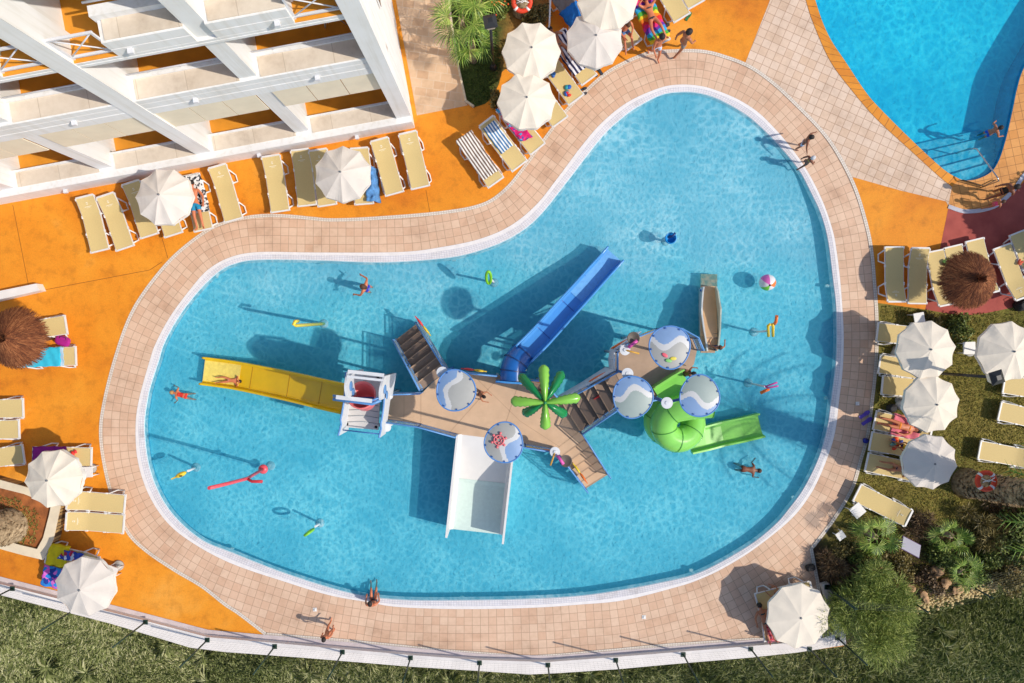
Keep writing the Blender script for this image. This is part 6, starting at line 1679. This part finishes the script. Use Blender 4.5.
# dry bank along the garden edge
m = MB(); rnd = random.Random(6); line = G([(905,609),(938,601),(973,591),(1000,580),(1024,562)])
for k in range(900):
    t_ = rnd.random()*(len(line)-1); i = int(t_); p = line[i].lerp(line[i+1], t_-i)+Vector((rnd.gauss(0,.08), rnd.gauss(0,.12), 0)); s = rnd.uniform(.02,.07)
    m.ball((p.x,p.y,rnd.uniform(-.1,.05)), s, s*rnd.uniform(.6,1), s*.6, 6)
tag(m.build('gravel', mat('bank_gravel', c(204,180,128), .95, .2, 9)), 'loose sandy stones along the garden bank', 'gravel', kind='stuff')
# grass blades
def blades(poly, n, ln, z, material, name, lab, seed, wid=.006, lean=1.0, accept=None, zf=None, clump=0):
    rnd = random.Random(seed); m = MB(); xs = [p[0] for p in poly]; ys_ = [p[1] for p in poly]; k = 0; x0, x1, y0, y1 = min(xs), max(xs), min(ys_), max(ys_); tries = 0
    while k < n and tries < n*8:
        tries += 1; x = rnd.uniform(x0,x1); y = rnd.uniform(y0,y1)
        if not inpoly(x, y, poly): continue
        if clump and math.sin(x*1.7+math.sin(y*1.3)*2)+math.sin(y*2.1+x*.6)+rnd.gauss(0,.8) < clump-1: continue
        p = P(x, y, z) if False else Vector(((x-512)*S, (341.5-y)*S, z))
        az = (.6*math.sin(p.x*.9+p.y*.5)+.8*math.sin(p.y*1.3-p.x*.4))*2.2+rnd.gauss(0,.9); L_ = ln*rnd.uniform(.5,1.3)
        d_ = Vector((math.cos(az)*lean, math.sin(az)*lean, rnd.uniform(.25,.9))).normalized(); s_ = Vector((-math.sin(az), math.cos(az), 0))*wid*rnd.uniform(.6,1.6)
        tip = p+d_*L_-Vector((0,0,.25*L_*lean)); mid_ = p+d_*L_*.55
        m.v += [p-s_, p+s_, mid_+s_*.8, tip, mid_-s_*.8]; i = len(m.v); m.face((i-5,i-4,i-3,i-2,i-1)); k += 1
    return tag(m.build(name, material), lab, 'grass', kind='stuff')
SL = leaf_mat('slope_blades', [c(76,88,38), c(126,138,74), c(178,182,122), c(224,220,176)], .9, .45)
blades([(-60,585),(0,597),(112,626),(190,650),(307,660),(411,669),(529,677),(620,671),(751,660),(846,648),(905,622),(940,606),(980,592),(1024,565),(1080,530),(1080,740),(-60,740)], 115000, .26, -1.0, SL, 'slope_grass', 'long dry and green grass on the slope below the wall', 1, .011)
TG = leaf_mat('turf_blades', [c(76,82,28), c(126,122,50), c(158,142,70), c(184,166,98)], .9, .6)
blades([(880,306),(925,311),(953,316),(1001,312),(1030,305),(1040,560),(1000,576),(940,598),(900,606),(846,640),(836,600),(826,555),(838,524),(857,490),(866,462),(873,436),(878,400),(881,350)], 42000, .09, .014, TG, 'lawn_grass', 'short worn grass of the sunbathing lawn and garden', 2, .008, 1.0)
blades([(449,0),(454,30),(461,70),(468,101),(475,105),(485,102),(492,95),(498,80),(500,60),(495,20),(510,-20),(450,-20)], 5000, .10, .016, leaf_mat('bed_blades', [c(48,70,22), c(72,92,30), c(96,112,44)], .9, 1), 'bed_grass', 'dark green grass in the bed by the lamp post', 3, .008)
blades([(0,492),(24,498),(46,512),(42,536),(36,546),(18,542),(2,536)], 700, .12, .30, TG, 'planter_weeds', 'sparse weeds in the stone planter', 4, .01)
# tangle of bigger tufts on the slope
rnd = random.Random(8); m = MB()
for k in range(120):
    x = rnd.uniform(-20,1044); yl = 600+ (x/1024)*0; yy = rnd.uniform(600,700)
    if not inpoly(x, yy, [(-60,605),(112,634),(190,658),(411,675),(529,683),(620,679),(846,655),(905,630),(1024,580),(1080,740),(-60,740)]): continue
    c_ = Vector(((x-512)*S, (341.5-yy)*S, -1.0)); n_ = rnd.randint(20,60); R_ = rnd.uniform(.25,.7)
    for i in range(n_):
        a = rnd.uniform(0,2*PI); L_ = R_*rnd.uniform(.5,1); d_ = Vector((math.cos(a), math.sin(a), 0)); s_ = Vector((-d_.y,d_.x,0))*.012
        m.v += [c_-s_, c_+s_, c_+d_*L_*.6+s_*.7+Vector((0,0,.3*R_)), c_+d_*L_+Vector((0,0,.1)), c_+d_*L_*.6-s_*.7+Vector((0,0,.3*R_))]; j_ = len(m.v); m.face((j_-5,j_-4,j_-3,j_-2,j_-1))
tag(m.build('slope_tufts', SL), 'coarse tufts scattered over the grass slope', 'grass', kind='stuff')
